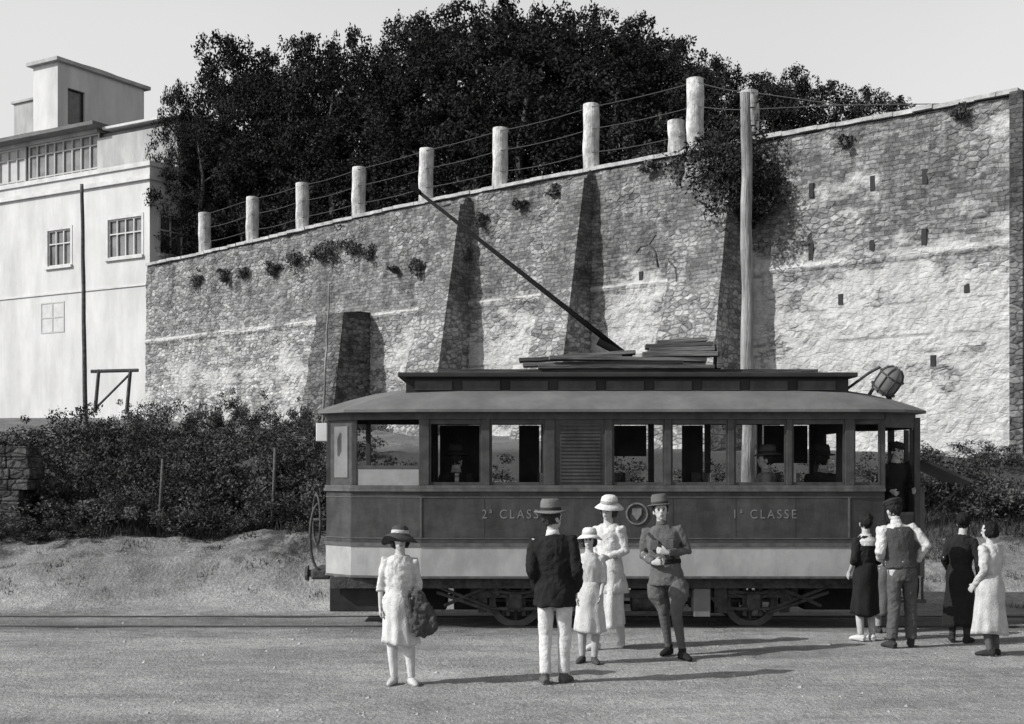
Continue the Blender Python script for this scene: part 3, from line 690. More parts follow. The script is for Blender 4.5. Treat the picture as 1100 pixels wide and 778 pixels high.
for Y in (17.34,18.74):
    bm=bmesh.new()
    box(bm,-.55,3.8,Y,Y+.05,.40,.50); box(bm,-.55,-.47,Y-.001,Y+.051,.28,.60); box(bm,3.72,3.8,Y-.001,Y+.051,.28,.60)
    for X in (.05,3.2):
        box(bm,X-.13,X-.08,Y-.003,Y+.053,.16,.60); box(bm,X+.08,X+.13,Y-.003,Y+.053,.16,.60)
        loft(bm,[V((X-.42+.07*k,Y-.03,.56-.10*math.sin(math.pi*k/12))) for k in range(13)],[.026]*13,8)
        loft(bm,[V((X-.34+.057*k,Y-.03,.50-.10*math.sin(math.pi*k/12))) for k in range(13)],[.024]*13,8)
        for sgx in (-1,1): box(bm,X+sgx*.44-.06,X+sgx*.44+.06,Y+.02,Y+.15,.2,.48)
    for (a,b) in (((-1.05,.58),(-.25,.26)),((-.25,.26),(.45,.26)),((-1.0,.48),(-.2,.20)),((.45,.26),(.8,.58)),((4.25,.58),(3.45,.26)),((3.45,.26),(2.8,.26)),((2.8,.26),(2.45,.58)),((4.2,.48),(3.4,.20)),((.6,.2),(2.6,.2)),((-.9,.3),(-.3,.56)),((4.1,.3),(3.5,.56))):
        loft(bm,[V((a[0],Y-.05,a[1])),V((b[0],Y-.05,b[1]))],[.024,.024],8)
    part('truck_frame',bm,MT['iron'])
for X in (.05,3.2):
    for Y,sd in ((17.48,-1),(18.62,1)):
        bm=bmesh.new(); n=40
        def ring(r,o_): return [bm.verts.new((X+r*math.cos(2*math.pi*k/n),Y+o_*(-sd),.35+r*math.sin(2*math.pi*k/n))) for k in range(n)]
        R=[ring(r,o_) for r,o_ in ((.27,0),(.36,0),(.36,.025),(.335,.03),(.335,.09),(.27,.09))]
        R.append(R[0])
        for i in range(len(R)-1):
            for k in range(n): bm.faces.new((R[i][k],R[i][(k+1)%n],R[i+1][(k+1)%n],R[i+1][k]))
        w=part('wheel',bm,MT['steel'])
        bm=bmesh.new()
        for k in range(8):
            a=2*math.pi*k/8; loft(bm,[V((X+.05*math.cos(a),Y-sd*.045,.35+.05*math.sin(a))),V((X+.285*math.cos(a),Y-sd*.045,.35+.285*math.sin(a)))],[.03,.022],8)
        loft(bm,[V((X,Y-.09,.35)),V((X,Y+.09,.35))],[.075,.075],20); part('spokes',bm,MT['iron'],parent=w)
    bm=bmesh.new(); loft(bm,[V((X,17.33,.35)),V((X,18.77,.35))],[.05,.05],16); part('axle',bm,MT['iron'])
    bm=bmesh.new(); box(bm,X+(.12 if X<1 else -.72),X+(.72 if X<1 else -.12),17.62,18.45,.16,.54); part('motor',bm,MT['iron'],bevel=.05)
    for sgx in (-1,1):
        bm=bmesh.new(); box(bm,X+sgx*.42-.04,X+sgx*.42+.04,17.44,17.58,.22,.50); part('brake_shoe',bm,MT['iron'],bevel=.01)
    for Y in (17.24,18.72):
        bm=bmesh.new(); box(bm,X-.09,X+.09,Y,Y+.13,.26,.46); part('axle_box',bm,MT['iron'],bevel=.02)
        for dx in (-.24,.24):
            bm=bmesh.new()
            pts=[V((X+dx+.045*math.cos(t*.8),Y+.06+.045*math.sin(t*.8),.505+t*.0022)) for t in range(40)]
            loft(bm,pts,[.012]*40,6); part('coil_spring',bm,MT['iron'])
for (xa,xb) in ((-2.3,-.9),(-.8,-.08),(4.0,4.85)):
    bm=bmesh.new(); box(bm,xa,xb,17.9,18.5,.18,.55); part('underside_filler',bm,MT['case'],bevel=.02)  # dark boxes added to block the view through under the tram
bm=bmesh.new(); box(bm,.85,1.45,17.3,17.8,.20,.535); part('battery_box',bm,MT['iron'],bevel=.02)
bm=bmesh.new(); box(bm,2.4,2.62,17.2,17.5,.16,.535); part('resistor_box',bm,MT['vpanel'],bevel=.01)
bm=bmesh.new(); box(bm,2.68,2.85,17.28,17.5,.2,.535); part('resistor_box',bm,MT['iron'],bevel=.01)
bm=bmesh.new(); loft(bm,[V((1.6,17.55,.36)),V((2.3,17.55,.36))],[.16,.16],20); part('air_reservoir',bm,MT['iron'],bevel=.02)
bm=bmesh.new(); box(bm,-2.42,-1.25,17.30,17.34,.22,.535); part('lifeguard',bm,MT['case'],bevel=.01)
bm=bmesh.new(); box(bm,-2.72,-2.45,17.6,18.5,.62,.76); part('bumper',bm,MT['iron'],bevel=.03)
bm=bmesh.new(); loft(bm,[V((-2.50,17.8,.69)),V((-2.78,17.8,.69))],[.05,.05],12); loft(bm,[V((-2.78,17.8,.69)),V((-2.82,17.8,.69))],[.11,.09],20); part('buffer',bm,MT['iron'])
bm=bmesh.new(); pts=[V((-2.62-.08*math.cos(a)-.04,17.75+.20*math.cos(a),1.42+.34*math.sin(a))) for a in [2*math.pi*i/24 for i in range(25)]]
loft(bm,pts,[.018]*25,8)
loft(bm,[V((-2.74,17.85,1.42)),V((-2.47,17.8,1.42))],[.02,.02],8)
part('brake_wheel',bm,MT['iron'],smooth=True)
bm=bmesh.new(); pts=[V((-2.60-.13*math.sin(a),17.62,1.2-.45*math.cos(a))) for a in [math.pi*i/12 for i in range(13)]]; loft(bm,pts,[.02]*13,8); part('coupling_hose',bm,MT['iron'],smooth=True)
bm=bmesh.new(); box(bm,-2.60,-2.45,17.28,17.32,2.48,2.72); part('route_plate',bm,MT['enamel'],bevel=.01)
bm=bmesh.new()
prof=[(-.17,.09),(-.15,.15),(-.05,.165),(.08,.165),(.14,.13),(.19,.06)]
ld=V((.45,-.35,.75)).normalized(); lc=V((5.10,17.65,3.30))
loft(bm,[lc+ld*a*1.1 for a,r in prof],[r for a,r in prof],20)
L1=part('roof_lantern',bm,MT['vpanel'],smooth=True)
bm=bmesh.new()
u=ld.cross(V((1,0,0))).normalized(); v=ld.cross(u)
for k in range(8):
    a=2*math.pi*k/8
    loft(bm,[lc+ld*q*1.1+(u*math.cos(a)+v*math.sin(a))*(r+.006) for q,r in prof],[.012]*len(prof),6)
for q in (-.13,.08): loft(bm,[lc+ld*q+(u*math.cos(2*math.pi*k/20)+v*math.sin(2*math.pi*k/20))*.178 for k in range(21)],[.012]*21,6)
part('lantern_cage',bm,MT['iron'],parent=L1)
bm=bmesh.new(); loft(bm,[V((4.55,17.7,3.2)),V((4.85,17.7,3.42)),V((5.0,17.7,3.5))],[.02,.02,.02],8); loft(bm,[V((4.75,17.72,2.95)),V((4.9,17.7,3.2)),V((5.1,17.7,3.3))],[.025,.025,.025],8); loft(bm,[V((5.12,17.7,2.9)),V((5.12,17.68,3.2))],[.035,.035],8); part('lantern_bracket',bm,MT['iron'])
b0=V((1.58,18.0,3.68)); b1=V((-1.30,18.2,5.98))
bm=bmesh.new(); loft(bm,[b0,b0.lerp(b1,.3),b1],[.042,.036,.024],10); tp=part('trolley_pole',bm,MT['pole'],smooth=True)
bm=bmesh.new(); d=(b1-b0).normalized()
loft(bm,[b1-d*.02,b1+d*.10],[.036,.04],12); loft(bm,[b1+d*.09+V((0,-.03,.02)),b1+d*.09+V((0,.03,.02))],[.055,.055],16); part('trolley_head',bm,MT['pole'],parent=tp)
bm=bmesh.new(); box(bm,1.35,1.85,17.85,18.15,3.41,3.46); box(bm,1.5,1.66,17.94,18.06,3.46,3.72)
loft(bm,[b0+V((0,-.06,-.02)),b0+V((-.40,-.06,.19))],[.05,.05],8); loft(bm,[b0+V((.3,-.06,-.18)),b0+V((-.35,-.06,.14))],[.03,.03],8)
part('trolley_base',bm,MT['pole'])
def text(s,x,z,size,name='lettering'):
    cu=bpy.data.curves.new('t','FONT'); cu.body=s; cu.size=size; cu.extrude=.001; cu.align_x='CENTER'; cu.space_character=1.35
    ob=bpy.data.objects.new('t',cu); COL.objects.link(ob)
    dg=bpy.context.evaluated_depsgraph_get(); me=bpy.data.meshes.new_from_object(ob.evaluated_get(dg)); bpy.data.objects.remove(ob)
    for v in me.vertices: v.co=V((v.co.x*.95+x,16.995-v.co.z,v.co.y*1.08+z))
    me.name=name; me.materials.clear(); return obj_from(name,me,MT['letter'],tram,TP)
text('2ª CLASSE',tx(552),tz(557),.155); text('1ª CLASSE',tx(821),tz(557),.155)
bm=bmesh.new(); c0=V((tx(684),0,tz(552)))
for (r0,r1) in ((.145,.125),):
    n=32; A=[[bm.verts.new((c0.x+r*math.cos(2*math.pi*k/n),yy,c0.z+r*math.sin(2*math.pi*k/n))) for k in range(n)] for r,yy in ((r0,16.985),(r1,16.985),(r1,16.998),(r0,16.998))]
    A.append(A[0])
    for i in range(4):
        for k in range(n): bm.faces.new((A[i][k],A[i][(k+1)%n],A[i+1][(k+1)%n],A[i+1][k]))
sh=[(-.06,.07),(.06,.07),(.06,-.01),(0,-.085),(-.06,-.01)]
f=[bm.verts.new((c0.x+a,16.988,c0.z+b)) for a,b in sh]; bm.faces.new(f)
part('round_crest',bm,MT['letter'])
for i,(x0,x1,z0,Yp,t,th) in enumerate([(.35,2.7,3.455,17.5,0,.05),(.15,2.3,3.51,17.62,.8,.05),(.5,2.6,3.565,17.5,-.8,.05),(.1,1.5,3.60,17.8,2.2,.05),(1.75,2.75,3.62,17.5,0,.06),(1.85,2.72,3.685,17.55,1.5,.06),(1.8,2.7,3.75,17.6,2,.055),(1.95,2.62,3.81,17.62,4,.055),(.7,1.7,3.66,17.95,3.5,.05),(1.2,2.7,3.455,18.3,0,.2),(1.9,2.7,3.66,18.25,1,.15),(.5,1.4,3.455,18.3,0,.12),(2.74,2.80,3.455,17.55,0,.40)]):
    bm=bmesh.new(); Ln=x1-x0; wd=.13 if th<.1 else .2
    box(bm,-Ln/2,Ln/2,-wd,wd,0,th); ob=bm_obj('plank',bm,MT['board' if i%3 else 'woodd'],bevel=.004)
    ob.location=((x0+x1)/2,Yp,z0); ob.rotation_euler=(0,rad(-t),rad(random.uniform(-4,4)))
    tag(ob,'weathered timber board stacked on the tram roof','plank','boards stacked on the tram roof')
for Y in (17.42,18.60):
    bm=bmesh.new(); box(bm,-40,40,Y-.035,Y+.035,-.05,.018); ob=bm_obj('rail',bm,MT['rail'],bevel=.004); tag(ob,'rusty steel rail set in the dirt under the tram','rail','rails of the tram track')

# ------------------------------------------------------------ ground
xs=sorted(set([-400,-200,-100,-60,-40]+[round(-30+i*.5,3) for i in range(38)]+[round(-11.25+i*.15,3) for i in range(150)]+[round(11.5+i*.5,3) for i in range(38)]+[40,60,100,200,400]))
ys=sorted(set([-60,-30,-10,0,5]+[round(6+i*.5,3) for i in range(24)]+[round(18+i*.12,3) for i in range(50)]+[round(24+i*.5,3) for i in range(68)]+[65,80,120,200,400]))
bm=bmesh.new(); grid=[[bm.verts.new((X,Y,gh(X,Y))) for X in xs] for Y in ys]
for j in range(len(ys)-1):
    for i in range(len(xs)-1): bm.faces.new((grid[j][i],grid[j][i+1],grid[j+1][i+1],grid[j+1][i]))
g=bm_obj('ground',bm,MT['ground'],smooth=True); tag(g,kind='structure')

# ------------------------------------------------------------ retaining wall
WA=V((-14,50,0)); E2=V((24.9,-22,0)); WL=E2.length; ed=E2.normalized()
ang=math.atan2(ed.y,ed.x)
def wt(px):
    k=(px-550)/F; return (14+50*k)/(24.9+22*k)*WL
def wpt(s,off=0):
    nn=V((-ed.y,ed.x,0)); return WA+ed*s+nn*off
def wtop(s): 
    f=s/WL; return 9.9+.36*sst(0,.5,f) -.1*sst(.6,1,f)
bm=bmesh.new(); nx,nz=330,100
def disp(x,z): return .06*noise.noise(V((x*.5,z*.5,0)))+.035*noise.noise(V((x*2.3,z*3.1,5)))+.035*noise.noise(V((x*6,z*9,9)))
G=[]
for j in range(nz+1):
    row=[]
    for i in range(nx+1):
        s=WL*i/nx; top=wtop(s)+.03*noise.noise(V((s*1.5,0,0))); z=-.5+(top+.5)*j/nz
        row.append(bm.verts.new((s,-.10*(1-j/nz)*2+disp(s,z)-.07*math.exp(-((z-7.02)/.09)**2),z)))
    G.append(row)
for j in range(nz):
    for i in range(nx): bm.faces.new((G[j][i],G[j][i+1],G[j+1][i+1],G[j+1][i]))
back=[bm.verts.new((WL*i/nx,.9,G[nz][i].co.z)) for i in range(nx+1)]
for i in range(nx): bm.faces.new((G[nz][i],G[nz][i+1],back[i+1],back[i]))
e1=bm.verts.new((WL,.9,-.5)); e0=bm.verts.new((0,.9,-.5))
bm.faces.new([G[j][nx] for j in range(nz+1)]+[back[nx],e1]); bm.faces.new([G[j][0] for j in range(nz+1)]+[back[0],e0])
wall=bm_obj('retaining_wall',bm,MT['wall']); wall.location=WA; wall.rotation_euler=(0,0,ang)
tag(wall,'tall weathered stone and brick retaining wall with buttresses','wall')
bm=bmesh.new(); n=70
for i in range(n):
    s0,s1=WL*i/n+.003,WL*(i+1)/n-.003; z=wtop((s0+s1)/2)+random.uniform(-.012,.012)+.03
    box(bm,s0,s1,-.10+random.uniform(-.02,.02),.5,z,z+.09+random.uniform(0,.015))
bm_obj('coping',bm,MT['coping'],wall)
bm=bmesh.new(); box(bm,WL-.6,WL+.12,.92,22,-.5,wtop(WL)-.02); box(bm,WL-.12,WL+.16,-.25,.9,-.5,wtop(WL)+.03); bm_obj('corner_pier',bm,MT['buttd'],wall)
def buttress(sr,w0,w1,p0,p1,z0,z1,slope=0,mat='butt'):
    bm=bmesh.new(); nzq=34; R=[]
    for j in range(nzq+1):
        f=j/nzq; z=z0+(z1-z0)*f; w=w0+(w1-w0)*f; p=p0+(p1-p0)*f; jt=lambda:random.uniform(-.022,.022)
        q_=random.choice((0,.05)) # quoins
        zz=z+(-slope if j==nzq else 0)
        R.append([bm.verts.new(q) for q in ((sr-w+jt(),.12,z),(sr-w-q_,-p-q_*.6,zz),(sr-w*.67,-p+jt(),zz),(sr-w*.33,-p+jt(),zz),(sr+q_*.6,-p-q_*.6,zz),(sr,-p/2+jt(),z),(sr,.12,z))])
    for j in range(nzq):
        for k in range(6): bm.faces.new((R[j][k],R[j][k+1],R[j+1][k+1],R[j+1][k]))
    bm.faces.new(R[0]); bm.faces.new(R[-1])
    bm_obj('buttress',bm,MT[mat],wall)
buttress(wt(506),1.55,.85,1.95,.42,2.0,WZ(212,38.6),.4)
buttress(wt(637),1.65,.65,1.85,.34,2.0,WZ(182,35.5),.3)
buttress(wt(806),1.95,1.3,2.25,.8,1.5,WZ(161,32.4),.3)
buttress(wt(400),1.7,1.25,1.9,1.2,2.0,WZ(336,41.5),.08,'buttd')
for px,py,hh in ((873,205,.34),(938,197,.34),(994,190,.34),(872,272,.5),(937,265,.5),(994,258,.5),(905,322,.25),(1005,388,.25),(1040,310,.2),(690,300,.4)):
    s=wt(px); Y=wpt(s).y; z=WZ(py,Y); bm=bmesh.new(); d0=disp(s,z)-.10*2*(1-(z+.5)/10.7)
    box(bm,s-.06,s+.06,d0-.02,d0+.1,z-hh/2,z+hh/2); bm_obj('drain_slot',bm,MT['roofd'],wall)  # dark box on the face; its colour stands in for shade inside a hole
bm=bmesh.new(); p=[wpt(.0,.85),wpt(WL-.5,.85),wpt(WL-.5,60),wpt(-25,60),wpt(-25,5),wpt(0,5)]
bm.faces.new([bm.verts.new((q.x,q.y,9.6)) for q in p]); g=bm_obj('terrace_ground',bm,MT['shrub']); tag(g,kind='structure')
s=wt(742); Yb=wpt(s).y; zb=WZ(276,Yb); bm=bmesh.new()
loft(bm,[V((s-.8,-1.25,zb+.05)),V((s-.5,-1.5,zb+.12)),V((s-.1,-1.7,zb+.10)),V((s+.15,-1.8,zb-.1)),V((s+.25,-1.8,zb-.5))],[.028]*5,8)
loft(bm,[V((s-.1,-1.7,zb+.10)),V((s+.1,-1.7,zb+.32))],[.022]*2,8)
bm_obj('iron_bracket',bm,MT['iron'],wall,smooth=True)

cols=[(220,229),(271,212),(325,197),(385,180),(457,160),(537,138),(635,112),(747,85),(727,130),(806,98)]
tops=[]
for px,pt in cols:
    s=wt(px); P=wpt(s,.3); zb=wtop(s)+.1; zt=WZ(pt,P.y); n=24; r=.225
    X=WX(px,P.y)
    bm=bmesh.new(); zs=[zb-.05+(zt-zb+.05)*i/8 for i in range(9)]
    ph=random.random()*9
    loft(bm,[V((.008*math.sin(i+ph),.008*math.cos(i*1.3+ph),z-zb)) for i,z in enumerate(zs)],[r*(1+.018*math.sin(i*2+ph)) for i in range(9)],n,horiz=True,mod=lambda i,th:1+.02*math.sin(3*th+i*1.3+ph))
    ob=bm_obj('fence_pillar',bm,MT['pillar'],smooth=False,bevel=.012); ob.location=(X,P.y,zb); ob.rotation_euler=(rad(random.uniform(-1,1)),rad(random.uniform(-1.5,1.5)),0)
    tag(ob,'short broken whitewashed round pillar on the wall top' if px==727 else 'whitewashed round masonry pillar on the retaining wall top','pillar','whitewashed pillars along the wall top')
    if px!=727: tops.append((V((X,P.y,zb)),zt-zb))
for fr in (.25,.6,.93):
    bm=bmesh.new()
    for (a,ha),(b,hb) in zip(tops[:-1],tops[1:]):
        pa=a+V((0,-.20,ha*fr)); pb=b+V((0,-.20,hb*fr)); sg=random.uniform(.02,.08); pts=[pa.lerp(pb,i/6)-V((0,0,sg*4*(i/6)*(1-i/6))) for i in range(7)]
        loft(bm,pts,[.012]*7,5)
    last,hl=tops[-1]
    if fr>.5:
        e=wpt(wt(1000),.6); loft(bm,[last+V((0,-.2,hl*fr)),last.lerp(V((e.x,e.y,wtop(WL)+.6)),.5)+V((0,0,.3)),V((e.x,e.y,wtop(WL)+.3))],[.012]*3,5)
    ob=bm_obj('fence_wire',bm,MT['wire']); tag(ob,'thin iron wire strung between the whitewashed pillars','wire','wires of the wall-top fence')

def pole(px0,py0,px1,py1,Y,zb,r0,r1,label,arm=False,mat='wood',wob=1.0):
    X1,Z1=WX(px1,Y),WZ(py1,Y); X0=WX(px0,Y)
    bm=bmesh.new(); n=22; h=Z1-zb
    pts=[V(((X1-X0)*i/n+.022*wob*math.sin(i*1.1),.02*wob*math.cos(i*1.4),h*i/n)) for i in range(n+1)]
    loft(bm,pts,[r0+(r1-r0)*i/n+wob*(.007*math.sin(i*2.3)+.005*math.sin(i*5.1)) for i in range(n+1)],14,mod=lambda i,th:1+.05*math.sin(3*th+i*.4))
    ob=bm_obj('utility_pole',bm,MT[mat],smooth=True); ob.location=(X0,Y,zb); tag(ob,label,'pole')
    if arm:
        for dz in (.25,.55):
            bm=bmesh.new()
            loft(bm,[V((X1-X0-.1,-.02,h-dz)),V((X1-X0+.16,-.02,h-dz)),V((X1-X0+.18,-.02,h-dz+.12))],[.015]*3,8)
            loft(bm,[V((X1-X0+.18,-.02,h-dz+.08)),V((X1-X0+.18,-.02,h-dz+.2))],[.035,.03],10)
            bm_obj('insulator',bm,MT['iron'],ob)
    return ob
pole(805,398,801,100,21.8,.5,.125,.085,'thick weathered wooden pole standing behind the tram',True,wob=.6)
pole(92,420,88,198,38,3.0,.070,.050,'slim wooden pole in front of the pale house',mat='woodd',wob=.2)
pole(346,440,354,305,38.5,3.0,.04,.025,'thin wooden stake leaning before the retaining wall',mat='wood',wob=.5)

# ------------------------------------------------------------ house
HC=V((-13.9,50,0)); ha=math.atan2(-.514,.857)
house=empty('house',HC,ha); tag(house,'pale plastered multi-storey house with roof turret and glazed veranda','house')
def holed(bm,u0,u1,z0,z1,holes,fn,depth=.22):
    us=sorted(set([u0,u1]+[h[0] for h in holes]+[h[1] for h in holes])); zs=sorted(set([z0,z1]+[h[2] for h in holes]+[h[3] for h in holes]))
    for i in range(len(us)-1):
        for j in range(len(zs)-1):
            cu,cz=(us[i]+us[i+1])/2,(zs[j]+zs[j+1])/2
            if any(h[0]<cu<h[1] and h[2]<cz<h[3] for h in holes): continue
            bm.faces.new([bm.verts.new(fn(a,b,0)) for a,b in ((us[i],zs[j]),(us[i+1],zs[j]),(us[i+1],zs[j+1]),(us[i],zs[j+1]))])
    for h in holes:
        c=((h[0],h[2]),(h[1],h[2]),(h[1],h[3]),(h[0],h[3]))
        for k in range(4):
            a,b=c[k],c[(k+1)%4]; bm.faces.new([bm.verts.new(fn(*q)) for q in ((a[0],a[1],0),(b[0],b[1],0),(b[0],b[1],depth),(a[0],a[1],depth))])
def window(h,fn,panes=3,mat='glass',rows=3,depth=.2,trim=True,fmat='trim',t=.05):
    bm=bmesh.new(); bm.faces.new([bm.verts.new(fn(a,b,depth-.02)) for a,b in ((h[0],h[2]),(h[1],h[2]),(h[1],h[3]),(h[0],h[3]))])
    w=bm_obj('window',bm,MT[mat],house)
    bm=bmesh.new()
    d0,d1=(depth-.10,depth-.05) if depth>.05 else (-.02,-.006)
    def fb(a0,a1,b0,b1,d0,d1):
        vs=[bm.verts.new(fn(*q)) for q in ((a0,b0,d0),(a1,b0,d0),(a1,b1,d0),(a0,b1,d0),(a0,b0,d1),(a1,b0,d1),(a1,b1,d1),(a0,b1,d1))]
        for f in ((0,1,2,3),(4,5,6,7),(0,1,5,4),(1,2,6,5),(2,3,7,6),(3,0,4,7)): bm.faces.new([vs[i] for i in f])
    for i in range(panes+1):
        u=h[0]+(h[1]-h[0])*i/panes; u=min(max(u,h[0]+t/2+.002),h[1]-t/2-.002); fb(u-t/2,u+t/2,h[2]+.002,h[3]-.002,d0,d1)
    for z in ([h[2]+(h[3]-h[2])*j/rows for j in range(rows+1)] if isinstance(rows,int) else [h[2]+(h[3]-h[2])*q for q in rows]):
        z=min(max(z,h[2]+t/2+.003),h[3]-t/2-.003); fb(h[0]+.003,h[1]-.003,z-t/2,z+t/2,d0+.002,d1-.002)
    bm_obj('window_frame',bm,MT[fmat],w)
    if trim:
        bm=bmesh.new(); fb(h[0]-.12,h[1]+.12,h[2]-.12,h[2]-.004,-.10,.05); bm_obj('sill',bm,MT['trim'],w)
        bm=bmesh.new(); fb(h[0]-.12,h[0]-.003,h[2],h[3]+.12,-.02,.03); fb(h[1]+.003,h[1]+.12,h[2],h[3]+.12,-.02,.03); fb(h[0],h[1],h[3]+.003,h[3]+.12,-.018,.03); bm_obj('surround',bm,MT['trim'],w)
fA=lambda u,z,d:(u,d,z)
fB=lambda u,z,d:(-d,u,z)
wa=[(-2.29,-.44,10.4,11.9),(-5.8,-4.45,10.35,11.8)]
bm=bmesh.new(); holed(bm,-16,0,1.5,13.9,wa,fA,.16); wb=[(.54,2.33,10.5,12.0),(4,5.5,10.5,12.0)]; holed(bm,0,10,1.5,13.9,wb,fB,.16)
bm.faces.new([bm.verts.new(q) for q in ((-16,0,13.9),(0,0,13.9),(0,10,13.9),(-16,10,13.9))])
bm.faces.new([bm.verts.new(q) for q in ((-16,0,1.5),(-16,10,1.5),(-16,10,13.9),(-16,0,13.9))])
bm_obj('wall',bm,MT['plaster'],house)
for i,h in enumerate(wa): window(h,fA,4 if i==0 else 3,'glassg',(0,.62,1),depth=.14)
window((-6.2,-4.8,7.65,8.9),fA,2,'shutter',2,depth=.018,trim=False,fmat='faint')
for h in wb: window(h,fB,3,rows=(0,.62,1),depth=.14)
bm=bmesh.new(); box(bm,-16.1,.12,-.12,.0-.003,13.25,13.42); box(bm,.003,.12,-.003,10,13.25,13.42); box(bm,-16.05,.08,-.08,-.003,13.78,13.96); box(bm,.003,.08,-.002,10,13.78,13.96)
box(bm,-16.05,.06,-.05,-.003,9.2,9.27)
bm_obj('cornice',bm,MT['trim'],house)
bm=bmesh.new(); holed(bm,-5.4,-.5,13.91,16.0,[],lambda u,z,d:(u,2.2+d,z)); holed(bm,2.2,9,13.91,16.0,[],lambda u,z,d:(-.5-d,u,z))
box(bm,-15.5,-5.4,2.3,2.6,13.91,14.1); box(bm,-15.5,-5.42,2.2,9,16.3,16.42); box(bm,-15.5,-.52,2.6,9,16.0,16.28); bm_obj('upper_wall',bm,MT['plaster2'],house)
window((-9.9,-5.45,14.12,16.28),lambda u,z,d:(u,2.25+d,z),8,'glassg',(0,.33,.78,1),trim=False,fmat='faint',t=.06); window((-15.4,-10.1,14.12,16.28),lambda u,z,d:(u,2.25+d,z),9,'faint',(0,.33,.78,1),trim=False,fmat='faint',t=.06)
bm=bmesh.new(); box(bm,-15.8,-5.0,1.6,9.2,16.43,16.58); 
vs=[bm.verts.new(q) for q in ((-15.8,1.6,16.59),(-8.2,1.6,16.59),(-8.2,5,17.2),(-15.8,5,17.2),(-15.8,9,16.59),(-8.2,9,16.59))]
bm.faces.new(vs[:4]); bm.faces.new((vs[3],vs[2],vs[5],vs[4])); bm.faces.new((vs[1],vs[2],vs[5]))
bm_obj('roof',bm,MT['roof'],house)
bm=bmesh.new(); box(bm,-4.98,-.4,2.1,9,16.30,16.40); bm_obj('cornice',bm,MT['trim'],house)
tw=[(3.55,4.5,17.4,19.0)]
tf=lambda u,z,d:(-8.8-d,u,z)
bm=bmesh.new(); holed(bm,3,8.0,16.3,20.0,tw,tf); holed(bm,-10.4,-8.8,16.3,20.0,[],lambda u,z,d:(u,3+d,z)); holed(bm,3,8,16.3,20.0,[],lambda u,z,d:(-10.4+d,u,z))
bm.faces.new([bm.verts.new(q) for q in ((-10.4,3,20),(-8.8,3,20),(-8.8,8,20),(-10.4,8,20))]); holed(bm,-10.4,-8.8,16.3,20.0,[],lambda u,z,d:(u,8+d,z)); bm_obj('turret',bm,MT['plaster'],house)
window(tw[0],tf,1,'glass',1,trim=False,fmat='roofd')
bm=bmesh.new(); box(bm,-10.62,-8.58,2.78,8.22,20.003,20.16); 
loft(bm,[V((-9.6,5.5,20.14)),V((-9.6,5.5,20.32)),V((-9.6,5.5,20.45))],[(.85,2.5),(.7,2.1),(.3,1.0)],24,horiz=True)
bm_obj('turret_roof',bm,MT['plaster2'],house)
bm=bmesh.new(); box(bm,-12.2,-10.64,3.4,7,16.6,18.7); box(bm,-12.3,-10.64,3.3,7,18.703,18.8); bm_obj('stair_block',bm,MT['plaster2'],house)

# ------------------------------------------------------------ foliage
rng=np.random.default_rng(3)
def leafmesh(name,C,size,mat,flat=.5):
    N=len(C); a=rng.normal(size=(N,3)); a/=np.linalg.norm(a,axis=1)[:,None]; r=rng.normal(size=(N,3)); b=np.cross(a,r); b/=np.linalg.norm(b,axis=1)[:,None]
    s=size*rng.uniform(.45,1.4,(N,1)); vv=np.stack([C-a*s,C+b*s*flat,C+a*s,C-b*s*flat],1).reshape(-1,3).astype(np.float32)
    me=bpy.data.meshes.new(name); me.vertices.add(4*N); me.vertices.foreach_set('co',vv.ravel())
    me.loops.add(4*N); me.loops.foreach_set('vertex_index',np.arange(4*N,dtype=np.int32)); me.polygons.add(N)
    me.polygons.foreach_set('loop_start',np.arange(0,4*N,4,dtype=np.int32)); me.update(calc_edges=True); me.validate()
    me.materials.append(mat); return me
def clumps(K,shape,rc,per,zs=.7):
    out=[]
    for _ in range(K):
        c=shape(); r=rc*rng.uniform(.5,1.3); n=int(per*(r/rc)**2)
        d=rng.normal(size=(n,3)); d/=np.linalg.norm(d,axis=1)[:,None]; q=r*rng.uniform(.35,1.0,(n,1))**.6*rng.uniform(.65,1.35,(n,1))
        out.append(c+d*q*np.array([1,1,zs]))
    return np.concatenate(out)
